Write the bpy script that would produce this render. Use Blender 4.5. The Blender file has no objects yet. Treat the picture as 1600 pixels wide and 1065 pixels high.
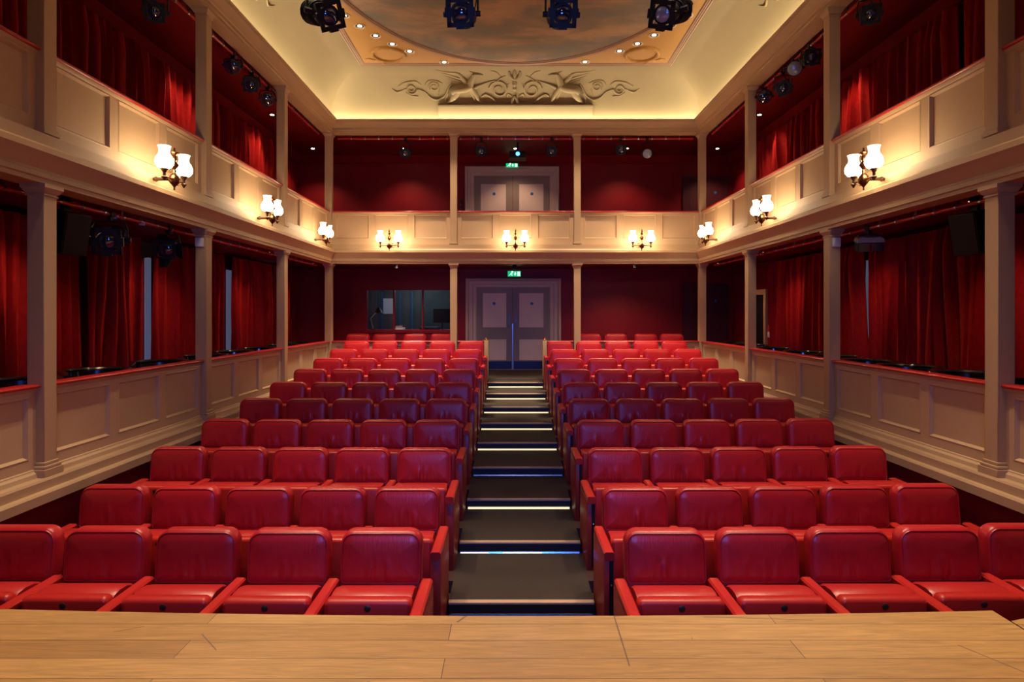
import bpy, bmesh, math, random
from mathutils import Vector, Matrix
random.seed(7)
PI = math.pi
sc = bpy.context.scene
COL = sc.collection
S = 1.1                      # final scale: model units -> metres
CX, CZ, F = -0.065, 2.067, 950.0
def at(px, py, d):           # point of the hall seen at a pixel, d in front of the camera
    return Vector((CX + (px-800)*d/F, d, CZ + (490-py)*d/F))
def zr(h): return CZ + h

# ------------------------------------------------------------------ materials
M = {}
def mat(name, col, rough=0.5, metal=0.0, bump=None, var=0.0, vscale=4.0, spec=0.5, coat=0.0, emit=None, estr=0.0, sheen=0.0, alpha=None):
    m = bpy.data.materials.new(name); m.use_nodes = True
    nt = m.node_tree; b = nt.nodes['Principled BSDF']
    b.inputs['Base Color'].default_value = (*col, 1)
    b.inputs['Roughness'].default_value = rough
    b.inputs['Metallic'].default_value = metal
    b.inputs['Specular IOR Level'].default_value = spec
    b.inputs['Coat Weight'].default_value = coat
    b.inputs['Sheen Weight'].default_value = sheen
    if emit: 
        b.inputs['Emission Color'].default_value = (*emit, 1); b.inputs['Emission Strength'].default_value = estr
    tc = nt.nodes.new('ShaderNodeTexCoord')
    if var:
        n = nt.nodes.new('ShaderNodeTexNoise'); n.inputs['Scale'].default_value = vscale; n.inputs['Detail'].default_value = 5
        nt.links.new(tc.outputs['Object'], n.inputs['Vector'])
        mx = nt.nodes.new('ShaderNodeMix'); mx.data_type = 'RGBA'
        mx.inputs['A'].default_value = (*[c*(1-var) for c in col], 1); mx.inputs['B'].default_value = (*[min(1, c*(1+var)) for c in col], 1)
        nt.links.new(n.outputs['Fac'], mx.inputs['Factor']); nt.links.new(mx.outputs['Result'], b.inputs['Base Color'])
    if bump:
        n2 = nt.nodes.new('ShaderNodeTexNoise'); n2.inputs['Scale'].default_value = bump[0]; n2.inputs['Detail'].default_value = 4
        nt.links.new(tc.outputs['Object'], n2.inputs['Vector'])
        bp = nt.nodes.new('ShaderNodeBump'); bp.inputs['Strength'].default_value = bump[1]; bp.inputs['Distance'].default_value = 0.01
        nt.links.new(n2.outputs['Fac'], bp.inputs['Height']); nt.links.new(bp.outputs['Normal'], b.inputs['Normal'])
    M[name] = m
    return m
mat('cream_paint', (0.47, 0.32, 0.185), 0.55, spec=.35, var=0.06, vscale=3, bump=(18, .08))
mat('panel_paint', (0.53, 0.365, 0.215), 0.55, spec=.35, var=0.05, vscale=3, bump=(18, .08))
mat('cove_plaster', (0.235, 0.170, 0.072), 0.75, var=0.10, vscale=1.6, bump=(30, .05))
mat('ochre_ceiling', (0.42, 0.20, 0.025), 0.6, var=0.05, vscale=2)
mat('moulding_brown', (0.34, 0.20, 0.11), 0.5)
mat('red_wall', (0.22, 0.005, 0.010), 0.45, spec=.25, var=0.12, vscale=2.5)
mat('red_rail', (0.42, 0.016, 0.016), 0.3, var=0.1, coat=.3)
mat('red_ceiling', (0.15, 0.005, 0.008), 0.5, spec=.25)
mat('carpet', (0.038, 0.027, 0.020), 0.95, var=0.35, vscale=60, bump=(160, .5))
mat('tier_carpet', (0.045, 0.018, 0.018), 0.95, var=0.3, vscale=50)
mat('black', (0.010, 0.010, 0.011), 0.5, spec=.3)
mat('riser_black', (0.016, 0.013, 0.016), 0.5)
mat('nosing_wood', (0.52, 0.36, 0.24), 0.4)
mat('dark_metal', (0.009, 0.009, 0.011), 0.5, spec=.3)
mat('steel', (0.45, 0.45, 0.47), 0.3, 1.0)
mat('strip_metal', (0.35, 0.37, 0.42), 0.22, 1.0)
mat('brass', (0.22, 0.105, 0.048), 0.3, 1.0)
mat('dark_wood', (0.018, 0.012, 0.010), 0.22, coat=.5)
mat('seat_leather', (0.42, 0.011, 0.017), 0.36, spec=.5)
mat('cushion_leather', (0.45, 0.018, 0.018), 0.36, var=0.05, vscale=14, bump=(60,.05))
mat('arm_leather', (0.48, 0.018, 0.014), 0.38, var=0.06, vscale=20)
mat('red_panel', (0.34, 0.022, 0.016), 0.4, var=0.15, vscale=10)
mat('white_paint', (0.75, 0.75, 0.75), 0.5)
mat('paper', (0.72, 0.72, 0.74), 0.7)
mat('cream_paper', (0.60, 0.50, 0.36), 0.7)
mat('blue_sign', (0.02, 0.14, 0.42), 0.4)
mat('shelf_red', (0.30, 0.01, 0.012), 0.4)
mat('led_warm', (0.8, 0.7, 0.4), 0.4, emit=(1.0, 0.83, 0.45), estr=1.1)
mat('glass_shade', (0.95, 0.9, 0.82), 0.3, emit=(1.0, 0.75, 0.46), estr=44.0)
mat('glass_shade_neck', (0.95, 0.9, 0.82), 0.3, emit=(1.0, 0.80, 0.58), estr=2.0)
mat('lamp_disc', (1, 1, 1), 0.4, emit=(1.0, 0.92, 0.80), estr=5)
mat('lamp_disc_warm', (1, 1, 1), 0.4, emit=(1.0, 0.78, 0.50), estr=20)
mat('lamp_disc_low', (1, .6, .5), 0.4, emit=(1.0, 0.42, 0.25), estr=2.2)
mat('lamp_trim', (0.55, 0.40, 0.24), 0.4)
mat('blue_lens', (0.1, 0.3, 1), 0.2, emit=(0.08, 0.32, 1.0), estr=4)
mat('exit_green', (0.0, 0.35, 0.12), 0.4, emit=(0.0, 0.55, 0.20), estr=0.9)
mat('exit_white', (0.8, 0.9, 0.8), 0.4, emit=(0.6, 1.0, 0.75), estr=1.3)
mat('blue_lit_reveal', (0.6, 0.65, 0.8), 0.4, emit=(0.55, 0.62, 1.0), estr=0.10)  # faint glow stands for blue light falling on white window reveals
mat('daylight_bright', (0.8, 0.85, 0.9), 0.4, emit=(0.75, 0.85, 1.0), estr=0.9)
mat('booth_wall', (0.07, 0.085, 0.09), 0.8, var=0.3, vscale=5)
mat('dark_red_door', (0.075, 0.006, 0.012), 0.45)
mat('door_paint', (0.54, 0.42, 0.36), 0.45, var=0.04)
mat('door_panel_paint', (0.72, 0.57, 0.50), 0.45, var=0.04)
mat('door_stile_paint', (0.25, 0.19, 0.155), 0.45, var=0.04)
mat('kick_plate', (0.03, 0.035, 0.06), 0.35, 0.7)
mat('bronze', (0.16, 0.09, 0.06), 0.35, 0.8)
mat('extinguisher_red', (0.45, 0.02, 0.02), 0.3)
mat('lens_glass', (0.02, 0.025, 0.05), 0.08, spec=1.0, coat=1.0)
mat('silver_lens', (0.32, 0.36, 0.45), 0.2, 0.3)
mat('gel_scoop', (0.30, 0.29, 0.28), 0.5, 0.4)

def leather_nodes():
    m = M['seat_leather']; nt = m.node_tree; b = nt.nodes['Principled BSDF']; L = nt.links
    tc = nt.nodes.new('ShaderNodeTexCoord'); oi = nt.nodes.new('ShaderNodeObjectInfo')
    # crease lines fan out of the middle of the cushion's lower edge
    mp = nt.nodes.new('ShaderNodeMapping'); mp.inputs['Scale'].default_value = (11, 3, 1.3)
    L.new(tc.outputs['Object'], mp.inputs['Vector'])
    ad = nt.nodes.new('ShaderNodeVectorMath'); ad.operation = 'ADD'
    cmb = nt.nodes.new('ShaderNodeCombineXYZ')
    mu = nt.nodes.new('ShaderNodeMath'); mu.operation = 'MULTIPLY'; mu.inputs[1].default_value = 37.0
    L.new(oi.outputs['Random'], mu.inputs[0]); L.new(mu.outputs[0], cmb.inputs['X']); L.new(mu.outputs[0], cmb.inputs['Z'])
    L.new(mp.outputs[0], ad.inputs[0]); L.new(cmb.outputs[0], ad.inputs[1])
    n = nt.nodes.new('ShaderNodeTexNoise'); n.inputs['Scale'].default_value = 1.6; n.inputs['Detail'].default_value = 0.5
    L.new(ad.outputs[0], n.inputs['Vector'])
    # mask: strong near x=0, z=0.60
    sb = nt.nodes.new('ShaderNodeVectorMath'); sb.operation = 'SUBTRACT'; sb.inputs[1].default_value = (0, 0, 0.66)
    L.new(tc.outputs['Object'], sb.inputs[0])
    sc2 = nt.nodes.new('ShaderNodeVectorMath'); sc2.operation = 'MULTIPLY'; sc2.inputs[1].default_value = (6.2, 0, 8.5)
    L.new(sb.outputs[0], sc2.inputs[0])
    ln = nt.nodes.new('ShaderNodeVectorMath'); ln.operation = 'LENGTH'; L.new(sc2.outputs[0], ln.inputs[0])
    mr = nt.nodes.new('ShaderNodeMapRange'); mr.inputs['From Min'].default_value = 0.1; mr.inputs['From Max'].default_value = 1.15
    mr.inputs['To Min'].default_value = 1.0; mr.inputs['To Max'].default_value = 0.0; mr.interpolation_type = 'SMOOTHERSTEP'
    L.new(ln.outputs['Value'], mr.inputs['Value'])
    mm = nt.nodes.new('ShaderNodeMath'); mm.operation = 'MULTIPLY'
    cen = nt.nodes.new('ShaderNodeMath'); cen.operation = 'SUBTRACT'; cen.inputs[1].default_value = 0.5; L.new(n.outputs['Fac'], cen.inputs[0])
    L.new(cen.outputs[0], mm.inputs[0]); L.new(mr.outputs[0], mm.inputs[1])
    n3 = nt.nodes.new('ShaderNodeTexNoise'); n3.inputs['Scale'].default_value = 9; n3.inputs['Detail'].default_value = 3
    L.new(ad.outputs[0], n3.inputs['Vector'])
    m3 = nt.nodes.new('ShaderNodeMath'); m3.operation = 'MULTIPLY_ADD'; m3.inputs[1].default_value = 0.025
    L.new(n3.outputs['Fac'], m3.inputs[0]); L.new(mm.outputs[0], m3.inputs[2])
    bp = nt.nodes.new('ShaderNodeBump'); bp.inputs['Strength'].default_value = 0.9; bp.inputs['Distance'].default_value = 0.05
    L.new(m3.outputs[0], bp.inputs['Height']); L.new(bp.outputs['Normal'], b.inputs['Normal'])
    hv = nt.nodes.new('ShaderNodeHueSaturation'); hv.inputs['Color'].default_value = (0.42, 0.011, 0.017, 1)
    mr2 = nt.nodes.new('ShaderNodeMapRange'); mr2.inputs['To Min'].default_value = 0.88; mr2.inputs['To Max'].default_value = 1.1
    L.new(oi.outputs['Random'], mr2.inputs['Value']); L.new(mr2.outputs[0], hv.inputs['Value'])
    L.new(hv.outputs[0], b.inputs['Base Color'])
leather_nodes()

def wood_mat():
    m = bpy.data.materials.new('stage_oak'); m.use_nodes = True; nt = m.node_tree; L = nt.links; b = nt.nodes['Principled BSDF']
    tc = nt.nodes.new('ShaderNodeTexCoord')
    mp = nt.nodes.new('ShaderNodeMapping'); mp.inputs['Scale'].default_value = (1/S, 1/S, 1/S); mp.inputs['Location'].default_value = (0.33, 0.0, 0)
    L.new(tc.outputs['Object'], mp.inputs['Vector'])
    br = nt.nodes.new('ShaderNodeTexBrick')
    br.inputs['Scale'].default_value = 1.0; br.inputs['Brick Width'].default_value = 2.5; br.inputs['Row Height'].default_value = 0.1335
    br.inputs['Mortar Size'].default_value = 0.0017; br.inputs['Mortar Smooth'].default_value = 0.2
    br.offset = 0.43; br.offset_frequency = 2
    br.inputs['Color1'].default_value = (0.45, 0.26, 0.09, 1); br.inputs['Color2'].default_value = (0.31, 0.16, 0.055, 1)
    br.inputs['Mortar'].default_value = (0.09, 0.05, 0.035, 1)
    L.new(mp.outputs[0], br.inputs['Vector'])
    g = nt.nodes.new('ShaderNodeMapping'); g.inputs['Scale'].default_value = (1.6, 26, 1); L.new(tc.outputs['Object'], g.inputs['Vector'])
    n = nt.nodes.new('ShaderNodeTexNoise'); n.inputs['Scale'].default_value = 2.2; n.inputs['Detail'].default_value = 7; n.inputs['Distortion'].default_value = 1.2
    L.new(g.outputs[0], n.inputs['Vector'])
    mr = nt.nodes.new('ShaderNodeMapRange'); mr.inputs['From Min'].default_value = .3; mr.inputs['From Max'].default_value = .75
    mr.inputs['To Min'].default_value = 1.16; mr.inputs['To Max'].default_value = 0.70
    L.new(n.outputs['Fac'], mr.inputs['Value'])
    mx = nt.nodes.new('ShaderNodeMix'); mx.data_type = 'RGBA'; mx.blend_type = 'MULTIPLY'; mx.inputs['Factor'].default_value = 1
    L.new(br.outputs['Color'], mx.inputs['A']); L.new(mr.outputs[0], mx.inputs['B'])
    # scratches
    sn = nt.nodes.new('ShaderNodeTexVoronoi'); sn.feature = 'DISTANCE_TO_EDGE'; sn.inputs['Scale'].default_value = 0.9
    L.new(tc.outputs['Object'], sn.inputs['Vector'])
    lt = nt.nodes.new('ShaderNodeMath'); lt.operation = 'LESS_THAN'; lt.inputs[1].default_value = 0.0028
    L.new(sn.outputs['Distance'], lt.inputs[0])
    nn = nt.nodes.new('ShaderNodeTexNoise'); nn.inputs['Scale'].default_value = 2.3; L.new(tc.outputs['Object'], nn.inputs['Vector'])
    g2 = nt.nodes.new('ShaderNodeMath'); g2.operation = 'GREATER_THAN'; g2.inputs[1].default_value = 0.52; L.new(nn.outputs['Fac'], g2.inputs[0])
    m2 = nt.nodes.new('ShaderNodeMath'); m2.operation = 'MULTIPLY'; L.new(lt.outputs[0], m2.inputs[0]); L.new(g2.outputs[0], m2.inputs[1])
    m4 = nt.nodes.new('ShaderNodeMath'); m4.operation = 'MULTIPLY'; m4.inputs[1].default_value = 0.75; L.new(m2.outputs[0], m4.inputs[0])
    mx2 = nt.nodes.new('ShaderNodeMix'); mx2.data_type = 'RGBA'; mx2.inputs['B'].default_value = (0.10, 0.06, 0.05, 1)
    L.new(m4.outputs[0], mx2.inputs['Factor']); L.new(mx.outputs['Result'], mx2.inputs['A'])
    L.new(mx2.outputs['Result'], b.inputs['Base Color'])
    rr = nt.nodes.new('ShaderNodeMapRange'); rr.inputs['To Min'].default_value = 0.28; rr.inputs['To Max'].default_value = 0.5
    L.new(n.outputs['Fac'], rr.inputs['Value']); L.new(rr.outputs[0], b.inputs['Roughness'])
    bp = nt.nodes.new('ShaderNodeBump'); bp.inputs['Strength'].default_value = 0.12; bp.inputs['Distance'].default_value = .004
    L.new(n.outputs['Fac'], bp.inputs['Height']); L.new(bp.outputs['Normal'], b.inputs['Normal'])
    M['stage_oak'] = m
wood_mat()

def sky_mat():
    m = bpy.data.materials.new('painted_sky'); m.use_nodes = True; nt = m.node_tree; L = nt.links; b = nt.nodes['Principled BSDF']
    tc = nt.nodes.new('ShaderNodeTexCoord')
    mp = nt.nodes.new('ShaderNodeMapping'); mp.inputs['Scale'].default_value = (0.75, 1.25, 1); mp.inputs['Location'].default_value = (3.1, 1.7, 0)
    L.new(tc.outputs['Object'], mp.inputs['Vector'])
    n = nt.nodes.new('ShaderNodeTexNoise'); n.inputs['Scale'].default_value = 1.15; n.inputs['Detail'].default_value = 9; n.inputs['Roughness'].default_value = .55; n.inputs['Distortion'].default_value = .3
    L.new(mp.outputs[0], n.inputs['Vector'])
    cr = nt.nodes.new('ShaderNodeValToRGB'); e = cr.color_ramp.elements
    e[0].position = 0.34; e[0].color = (0.16, 0.15, 0.125, 1)
    e[1].position = 0.72; e[1].color = (0.42, 0.26, 0.14, 1)
    for p, c in ((0.45, (0.20, 0.155, 0.105, 1)), (0.52, (0.26, 0.18, 0.11, 1)), (0.58, (0.34, 0.215, 0.125, 1))):
        k = cr.color_ramp.elements.new(p); k.color = c
    L.new(n.outputs['Fac'], cr.inputs['Fac'])
    n2 = nt.nodes.new('ShaderNodeTexNoise'); n2.inputs['Scale'].default_value = 0.8; n2.inputs['Detail'].default_value = 6
    L.new(tc.outputs['Object'], n2.inputs['Vector'])
    mr = nt.nodes.new('ShaderNodeMapRange'); mr.inputs['From Min'].default_value = .52; mr.inputs['From Max'].default_value = .68; L.new(n2.outputs['Fac'], mr.inputs['Value'])
    mx = nt.nodes.new('ShaderNodeMix'); mx.data_type = 'RGBA'; mx.inputs['B'].default_value = (0.14, 0.14, 0.135, 1)
    L.new(mr.outputs[0], mx.inputs['Factor']); L.new(cr.outputs['Color'], mx.inputs['A']); L.new(mx.outputs['Result'], b.inputs['Base Color'])
    b.inputs['Roughness'].default_value = 0.8
    M['painted_sky'] = m
sky_mat()

def velvet_mat():
    m = bpy.data.materials.new('red_velvet'); m.use_nodes = True; nt = m.node_tree; L = nt.links; b = nt.nodes['Principled BSDF']
    tc = nt.nodes.new('ShaderNodeTexCoord')
    mp = nt.nodes.new('ShaderNodeMapping'); mp.inputs['Scale'].default_value = (1, 1, .7); L.new(tc.outputs['Object'], mp.inputs['Vector'])
    n = nt.nodes.new('ShaderNodeTexNoise'); n.inputs['Scale'].default_value = 26; n.inputs['Detail'].default_value = 4; L.new(mp.outputs[0], n.inputs['Vector'])
    cr = nt.nodes.new('ShaderNodeValToRGB'); e = cr.color_ramp.elements
    e[0].position = .35; e[0].color = (0.27, 0.004, 0.005, 1); e[1].position = .75; e[1].color = (0.36, 0.007, 0.006, 1)
    L.new(n.outputs['Fac'], cr.inputs['Fac']); L.new(cr.outputs['Color'], b.inputs['Base Color'])
    b.inputs['Specular IOR Level'].default_value = .12; b.inputs['Roughness'].default_value = .6; b.inputs['Sheen Weight'].default_value = .12; b.inputs['Sheen Tint'].default_value = (1, .12, .08, 1)
    bp = nt.nodes.new('ShaderNodeBump'); bp.inputs['Strength'].default_value = .3; bp.inputs['Distance'].default_value = .01
    L.new(n.outputs['Fac'], bp.inputs['Height']); L.new(bp.outputs['Normal'], b.inputs['Normal'])
    M['red_velvet'] = m
velvet_mat()

# ------------------------------------------------------------------ mesh helpers
class MB:
    def __init__(s): s.bm = bmesh.new()
    def poly(s, pts):
        return s.bm.faces.new([s.bm.verts.new(p) for p in pts])
    def box(s, x0, x1, y0, y1, z0, z1, T=None, bev=0):
        vs = [Vector((x, y, z)) for z in (z0, z1) for y in (y0, y1) for x in (x0, x1)]
        if T: vs = [T @ v for v in vs]
        v = [s.bm.verts.new(p) for p in vs]
        fs = [s.bm.faces.new([v[i] for i in q]) for q in ((0,2,3,1),(4,5,7,6),(0,1,5,4),(2,6,7,3),(0,4,6,2),(1,3,7,5))]
        if bev:
            es = list({e for f in fs for e in f.edges})
            bmesh.ops.bevel(s.bm, geom=es, offset=bev, segments=2, profile=.5, affect='EDGES', clamp_overlap=True)
        return s
    def rings(s, rings, closed=True, cap0=True, cap1=True):
        R = [[s.bm.verts.new(p) for p in r] for r in rings]
        n = len(R[0])
        for a, b in zip(R, R[1:]):
            for i in range(n if closed else n-1):
                j = (i+1) % n
                s.bm.faces.new((a[i], a[j], b[j], b[i]))
        if cap0: s.bm.faces.new(list(reversed(R[0])))
        if cap1: s.bm.faces.new(R[-1])
        return s
    def tube(s, path, r, n=8, caps=True, flat=1.0):
        path = [Vector(p) for p in path]
        rr = r if isinstance(r, (list, tuple)) else [r]*len(path)
        out = []; up = None
        for i, p in enumerate(path):
            t = (path[min(i+1, len(path)-1)] - path[max(i-1, 0)]).normalized()
            if up is None:
                up = Vector((0,0,1)) if abs(t.z) < .9 else Vector((0,1,0))
            a = t.cross(up).normalized(); b = a.cross(t).normalized(); up = b
            out.append([p + a*math.cos(2*PI*k/n)*rr[i] + b*math.sin(2*PI*k/n)*rr[i]*flat for k in range(n)])
        return s.rings(out, True, caps, caps)
    def lathe(s, prof, c=(0,0,0), n=16, T=None, cap=True):
        c = Vector(c); out = []
        for r, z in prof:
            ring = [Vector((r*math.cos(2*PI*k/n), r*math.sin(2*PI*k/n), z)) + c for k in range(n)]
            if T: ring = [T @ v for v in ring]
            out.append(ring)
        return s.rings(out, True, cap, cap)
    def prism(s, prof, axis, a, b):    # closed 2D profile extruded along an axis
        def P(p, t):
            return {'x': (t, p[0], p[1]), 'y': (p[0], t, p[1]), 'z': (p[0], p[1], t)}[axis]
        return s.rings([[P(p, a) for p in prof], [P(p, b) for p in prof]])
    def ball(s, c, rx, ry, rz, n=10, m=7, T=None):
        c = Vector(c); out = []
        for j in range(1, m):
            th = PI*j/m
            ring = [Vector((rx*math.sin(th)*math.cos(2*PI*k/n), ry*math.sin(th)*math.sin(2*PI*k/n), -rz*math.cos(th))) for k in range(n)]
            if T: ring = [T @ v for v in ring]
            out.append([v + c for v in ring])
        return s.rings(out)
    def build(s, name, m, parent=None, loc=None, smooth=True, ang=38):
        bmesh.ops.recalc_face_normals(s.bm, faces=s.bm.faces[:])
        me = bpy.data.meshes.new(name); s.bm.to_mesh(me); s.bm.free()
        for mm in (m if isinstance(m, (list, tuple)) else [m]): me.materials.append(M[mm])
        if smooth:
            me.polygons.foreach_set('use_smooth', [True]*len(me.polygons))
            me.set_sharp_from_angle(angle=math.radians(ang))
        o = bpy.data.objects.new(name, me); COL.objects.link(o)
        if parent: o.parent = parent
        if loc: o.location = loc
        return o
def tag(o, label=None, cat=None, group=None, kind=None):
    if label: o['label'] = label
    if cat: o['category'] = cat
    if group: o['group'] = group
    if kind: o['kind'] = kind
    return o
def thing(name, label, cat, loc=(0,0,0), rz=0, group=None):
    o = bpy.data.objects.new(name, None); COL.objects.link(o)
    o.empty_display_size = .1; o.location = loc; o.rotation_euler = (0, 0, rz)
    return tag(o, label, cat, group)
def struct(name, mb, m, **k): return tag(mb.build(name, m, **k), kind='structure')
KIDS = {}
def dup(root, loc, rz=None, label=None, group=None):
    def kids(o):
        if o.name not in KIDS: KIDS[o.name] = [c for c in bpy.data.objects if c.parent == o]
        return KIDS[o.name]
    r = root.copy(); COL.objects.link(r); r.location = loc
    if rz is not None: r.rotation_euler = (0, 0, rz)
    if label: r['label'] = label
    if group: r['group'] = group
    for ch in kids(root):
        c = ch.copy(); COL.objects.link(c); c.parent = r
        for g in kids(ch):
            d = g.copy(); COL.objects.link(d); d.parent = c
    return r
ORD = ['', 'first', 'second', 'third', 'fourth', 'fifth', 'sixth', 'seventh', 'eighth', 'ninth', 'tenth', 'eleventh', 'twelfth']

# ------------------------------------------------------------------ main dimensions
WF, DF = 3.51, 11.45          # gallery front planes
OW, OB = 4.75, 13.3           # outer walls
YB = -1.2                     # the hall is built back to here, behind the camera
CW = 0.125
COLY = [4.46, 6.80, 9.12, 11.45]
BAYS = [(2.12, 4.46)] + list(zip(COLY, COLY[1:]))
BX = 1.16                     # back columns
GF = 0.832                    # gallery floor / landing
RISE = 0.0915

def usweep(prof, y0=YB, back=True):
    mb = MB()
    rings = []
    for k in range(4):
        ring = []
        for o, h in prof:
            x, y = (WF-o), (DF-o)
            ring.append([(-x, y0, zr(h)), (-x, y, zr(h)), (x, y, zr(h)), (x, y0, zr(h))][k])
        rings.append(ring)
    mb.rings(rings)
    return mb
struct('trim_1', usweep([(-.12,.94),(.07,.94),(.07,.972),(.085,.978),(.085,1.012),(.075,1.018),(.075,1.035),(.09,1.06),(.112,1.095),(.14,1.125),(.155,1.14),(.155,1.18),(.147,1.19),(.10,1.197),(.085,1.215),(.085,1.295),(.0,1.305),(-.12,1.305)]), 'cream_paint', ang=25)
struct('trim_2', usweep([(-.12,3.39),(.07,3.39),(.07,3.425),(.085,3.43),(.085,3.472),(.10,3.478),(.108,3.495),(.135,3.525),(.18,3.545),(.19,3.555),(.19,3.595),(.205,3.605),(.185,3.612),(.17,3.575),(.0,3.57),(-.12,3.57)]), 'cream_paint', ang=25)
# plinth beams under the side boxes
PL = [(-.1,-1.36),(.06,-1.36),(.10,-1.345),(.16,-1.335),(.16,-1.27),(.15,-1.258),(.11,-1.255),(.11,-1.195),(.10,-1.18),(-.1,-1.18)]
for s_, nm in ((-1, 'trim_3'), (1, 'trim_4')):
    struct(nm, MB().prism([(s_*(WF-o), zr(h)) for o, h in PL], 'y', 1.6, 11.38), 'cream_paint', ang=25)
    struct('wall_left.001' if s_ < 0 else 'wall_right.001', MB().box(*sorted((s_*3.455, s_*3.60)), 2.95, 11.38, 0, .72), 'red_wall')
# cove + ceiling
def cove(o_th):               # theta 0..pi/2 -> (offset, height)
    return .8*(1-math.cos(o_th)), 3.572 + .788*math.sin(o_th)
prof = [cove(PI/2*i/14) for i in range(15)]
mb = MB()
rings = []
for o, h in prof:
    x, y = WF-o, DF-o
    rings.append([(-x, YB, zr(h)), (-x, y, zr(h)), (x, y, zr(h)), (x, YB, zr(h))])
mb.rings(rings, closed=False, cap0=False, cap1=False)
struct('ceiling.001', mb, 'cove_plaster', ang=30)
HC = zr(4.36); XC, YC = WF-.8, DF-.8
struct('ceiling', MB().box(-XC-.02, XC+.02, YB, YC+.02, HC, HC+.06), 'ochre_ceiling')
mb = MB()   # moulding around the flat
mp_ = [(-.02,4.375),(-.02,4.345),(.0,4.335),(.015,4.345),(.03,4.338),(.05,4.348),(.06,4.345),(.08,4.36),(.08,4.375)]
rings = []
for k in range(4):
    rings.append([[(-(XC-o), YB, zr(h)), (-(XC-o), YC-o, zr(h)), (XC-o, YC-o, zr(h)), (XC-o, YB, zr(h))][k] for o, h in mp_])
mb.rings(rings); struct('trim_5', mb, 'moulding_brown', ang=25)

# floors, tiers
ROWY = [3.43 + .85*k for k in range(10)]
ROWZ = [0, 0] + [RISE*(k-1) for k in range(2, 10)]
mb = MB(); mb.box(-3.46, 3.46, 1.6, 11.4, -.1, 0)
for s_ in (-1, 1):
    for k in range(2, 10):
        y1 = 11.38 if k == 9 else ROWY[k]+.22
        mb.box(*sorted((s_*.5, s_*3.46)), ROWY[k-1]+.22, y1, 0, ROWZ[k])
struct('floor', mb, 'tier_carpet')
mb = MB()
for s_ in (-1, 1): mb.box(*sorted((s_*3.56, s_*OW)), YB, OB, GF-.08, GF)
mb.box(-3.56, 3.56, 11.40, OB, GF-.08, GF)
struct('floor.001', mb, 'carpet')
mb = MB()
for s_ in (-1, 1): mb.box(*sorted((s_*3.6, s_*OW)), YB, OB, zr(.985), zr(1.05))
mb.box(-3.6, 3.6, 11.54, OB, zr(.985), zr(1.05))
struct('ceiling.002', mb, 'red_ceiling')
mb = MB()
for s_ in (-1, 1): mb.box(*sorted((s_*3.6, s_*OW)), YB, OB, zr(3.43), zr(3.5))
mb.box(-3.6, 3.6, 11.54, OB, zr(3.43), zr(3.5))
struct('ceiling.003', mb, 'red_ceiling')
# gallery cornice strips (red) at top of upper gallery walls
mb = MB()
for s_ in (-1, 1):
    mb.prism([(s_*OW, zr(3.43)), (s_*(OW-.14), zr(3.43)), (s_*(OW-.12), zr(3.40)), (s_*(OW-.06), zr(3.34)), (s_*(OW-.03), zr(3.29)), (s_*OW, zr(3.28))], 'y', YB, OB)
mb.prism([(OB, zr(3.43)), (OB-.14, zr(3.43)), (OB-.12, zr(3.40)), (OB-.06, zr(3.34)), (OB-.03, zr(3.29)), (OB, zr(3.28))], 'x', -OW, OW)
mat('red_cornice', (0.20, 0.006, 0.010), 0.85, spec=.1)
struct('trim_6', mb, 'red_cornice', ang=25)
struct('wall_left', MB().box(-OW-.1, -OW, YB, OB+.1, GF-.08, zr(3.5)), 'red_wall')
struct('wall_right', MB().box(OW, OW+.1, YB, OB+.1, GF-.08, zr(3.5)), 'red_wall')
# back wall with the booth window opening
W0 = at(573.5, 515.5, OB); W1 = at(702, 453, OB)
wx0, wx1, wz0, wz1 = W0.x, W1.x+.02, W0.z, W1.z
mb = MB()
mb.box(-OW, wx0, OB, OB+.1, GF-.08, zr(3.5)); mb.box(wx1, OW, OB, OB+.1, GF-.08, zr(3.5))
mb.box(wx0, wx1, OB, OB+.1, GF-.08, wz0); mb.box(wx0, wx1, OB, OB+.1, wz1, zr(3.5))
struct('wall_back', mb, 'red_wall')

# ------------------------------------------------------------------ stage
def stage_y(x): return 2.74 + .011*x*x
mb = MB()
n = 28; xs = [-4.6 + (2.14+4.6)*i/n for i in range(n+1)]
HS = CZ - 1.361
rings = [[(x, stage_y(x), HS) for x in xs], [(x, stage_y(x)-.01, HS+.0) for x in xs]]
top = [[(x, y, HS) for x in xs] for y in ()]
A = [mb.bm.verts.new((x, stage_y(x), HS)) for x in xs]; B = [mb.bm.verts.new((x, -1.2, HS)) for x in xs]
C_ = [mb.bm.verts.new((x, stage_y(x), HS-.05)) for x in xs]; D_ = [mb.bm.verts.new((x, -1.2, HS-.05)) for x in xs]
for i in range(n):
    mb.bm.faces.new((B[i], B[i+1], A[i+1], A[i])); mb.bm.faces.new((A[i], A[i+1], C_[i+1], C_[i])); mb.bm.faces.new((C_[i], C_[i+1], D_[i+1], D_[i])); mb.bm.faces.new((D_[i], D_[i+1], B[i+1], B[i]))
mb.bm.faces.new((A[0], C_[0], D_[0], B[0])); mb.bm.faces.new((A[n], B[n], D_[n], C_[n]))
st = thing('stage', 'varnished oak plank stage running across the foreground', 'stage', (0, 2.0, 0))
def reparent(o, p):
    o.parent = p; o.location = -Vector(p.location)
reparent(mb.build('deck', 'stage_oak'), st)
mb = MB(); mb.prism([(2.152, 2.70), (2.152, -1.2), (4.6, -1.2), (4.6, 2.86), (2.5, 2.80)], 'z', HS-.05, HS-.002)
reparent(mb.build('side_deck', 'stage_oak'), st)
reparent(MB().box(-4.6, 4.6, 2.45, 2.6, 0, HS-.05).build('fascia', 'black'), st)

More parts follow.
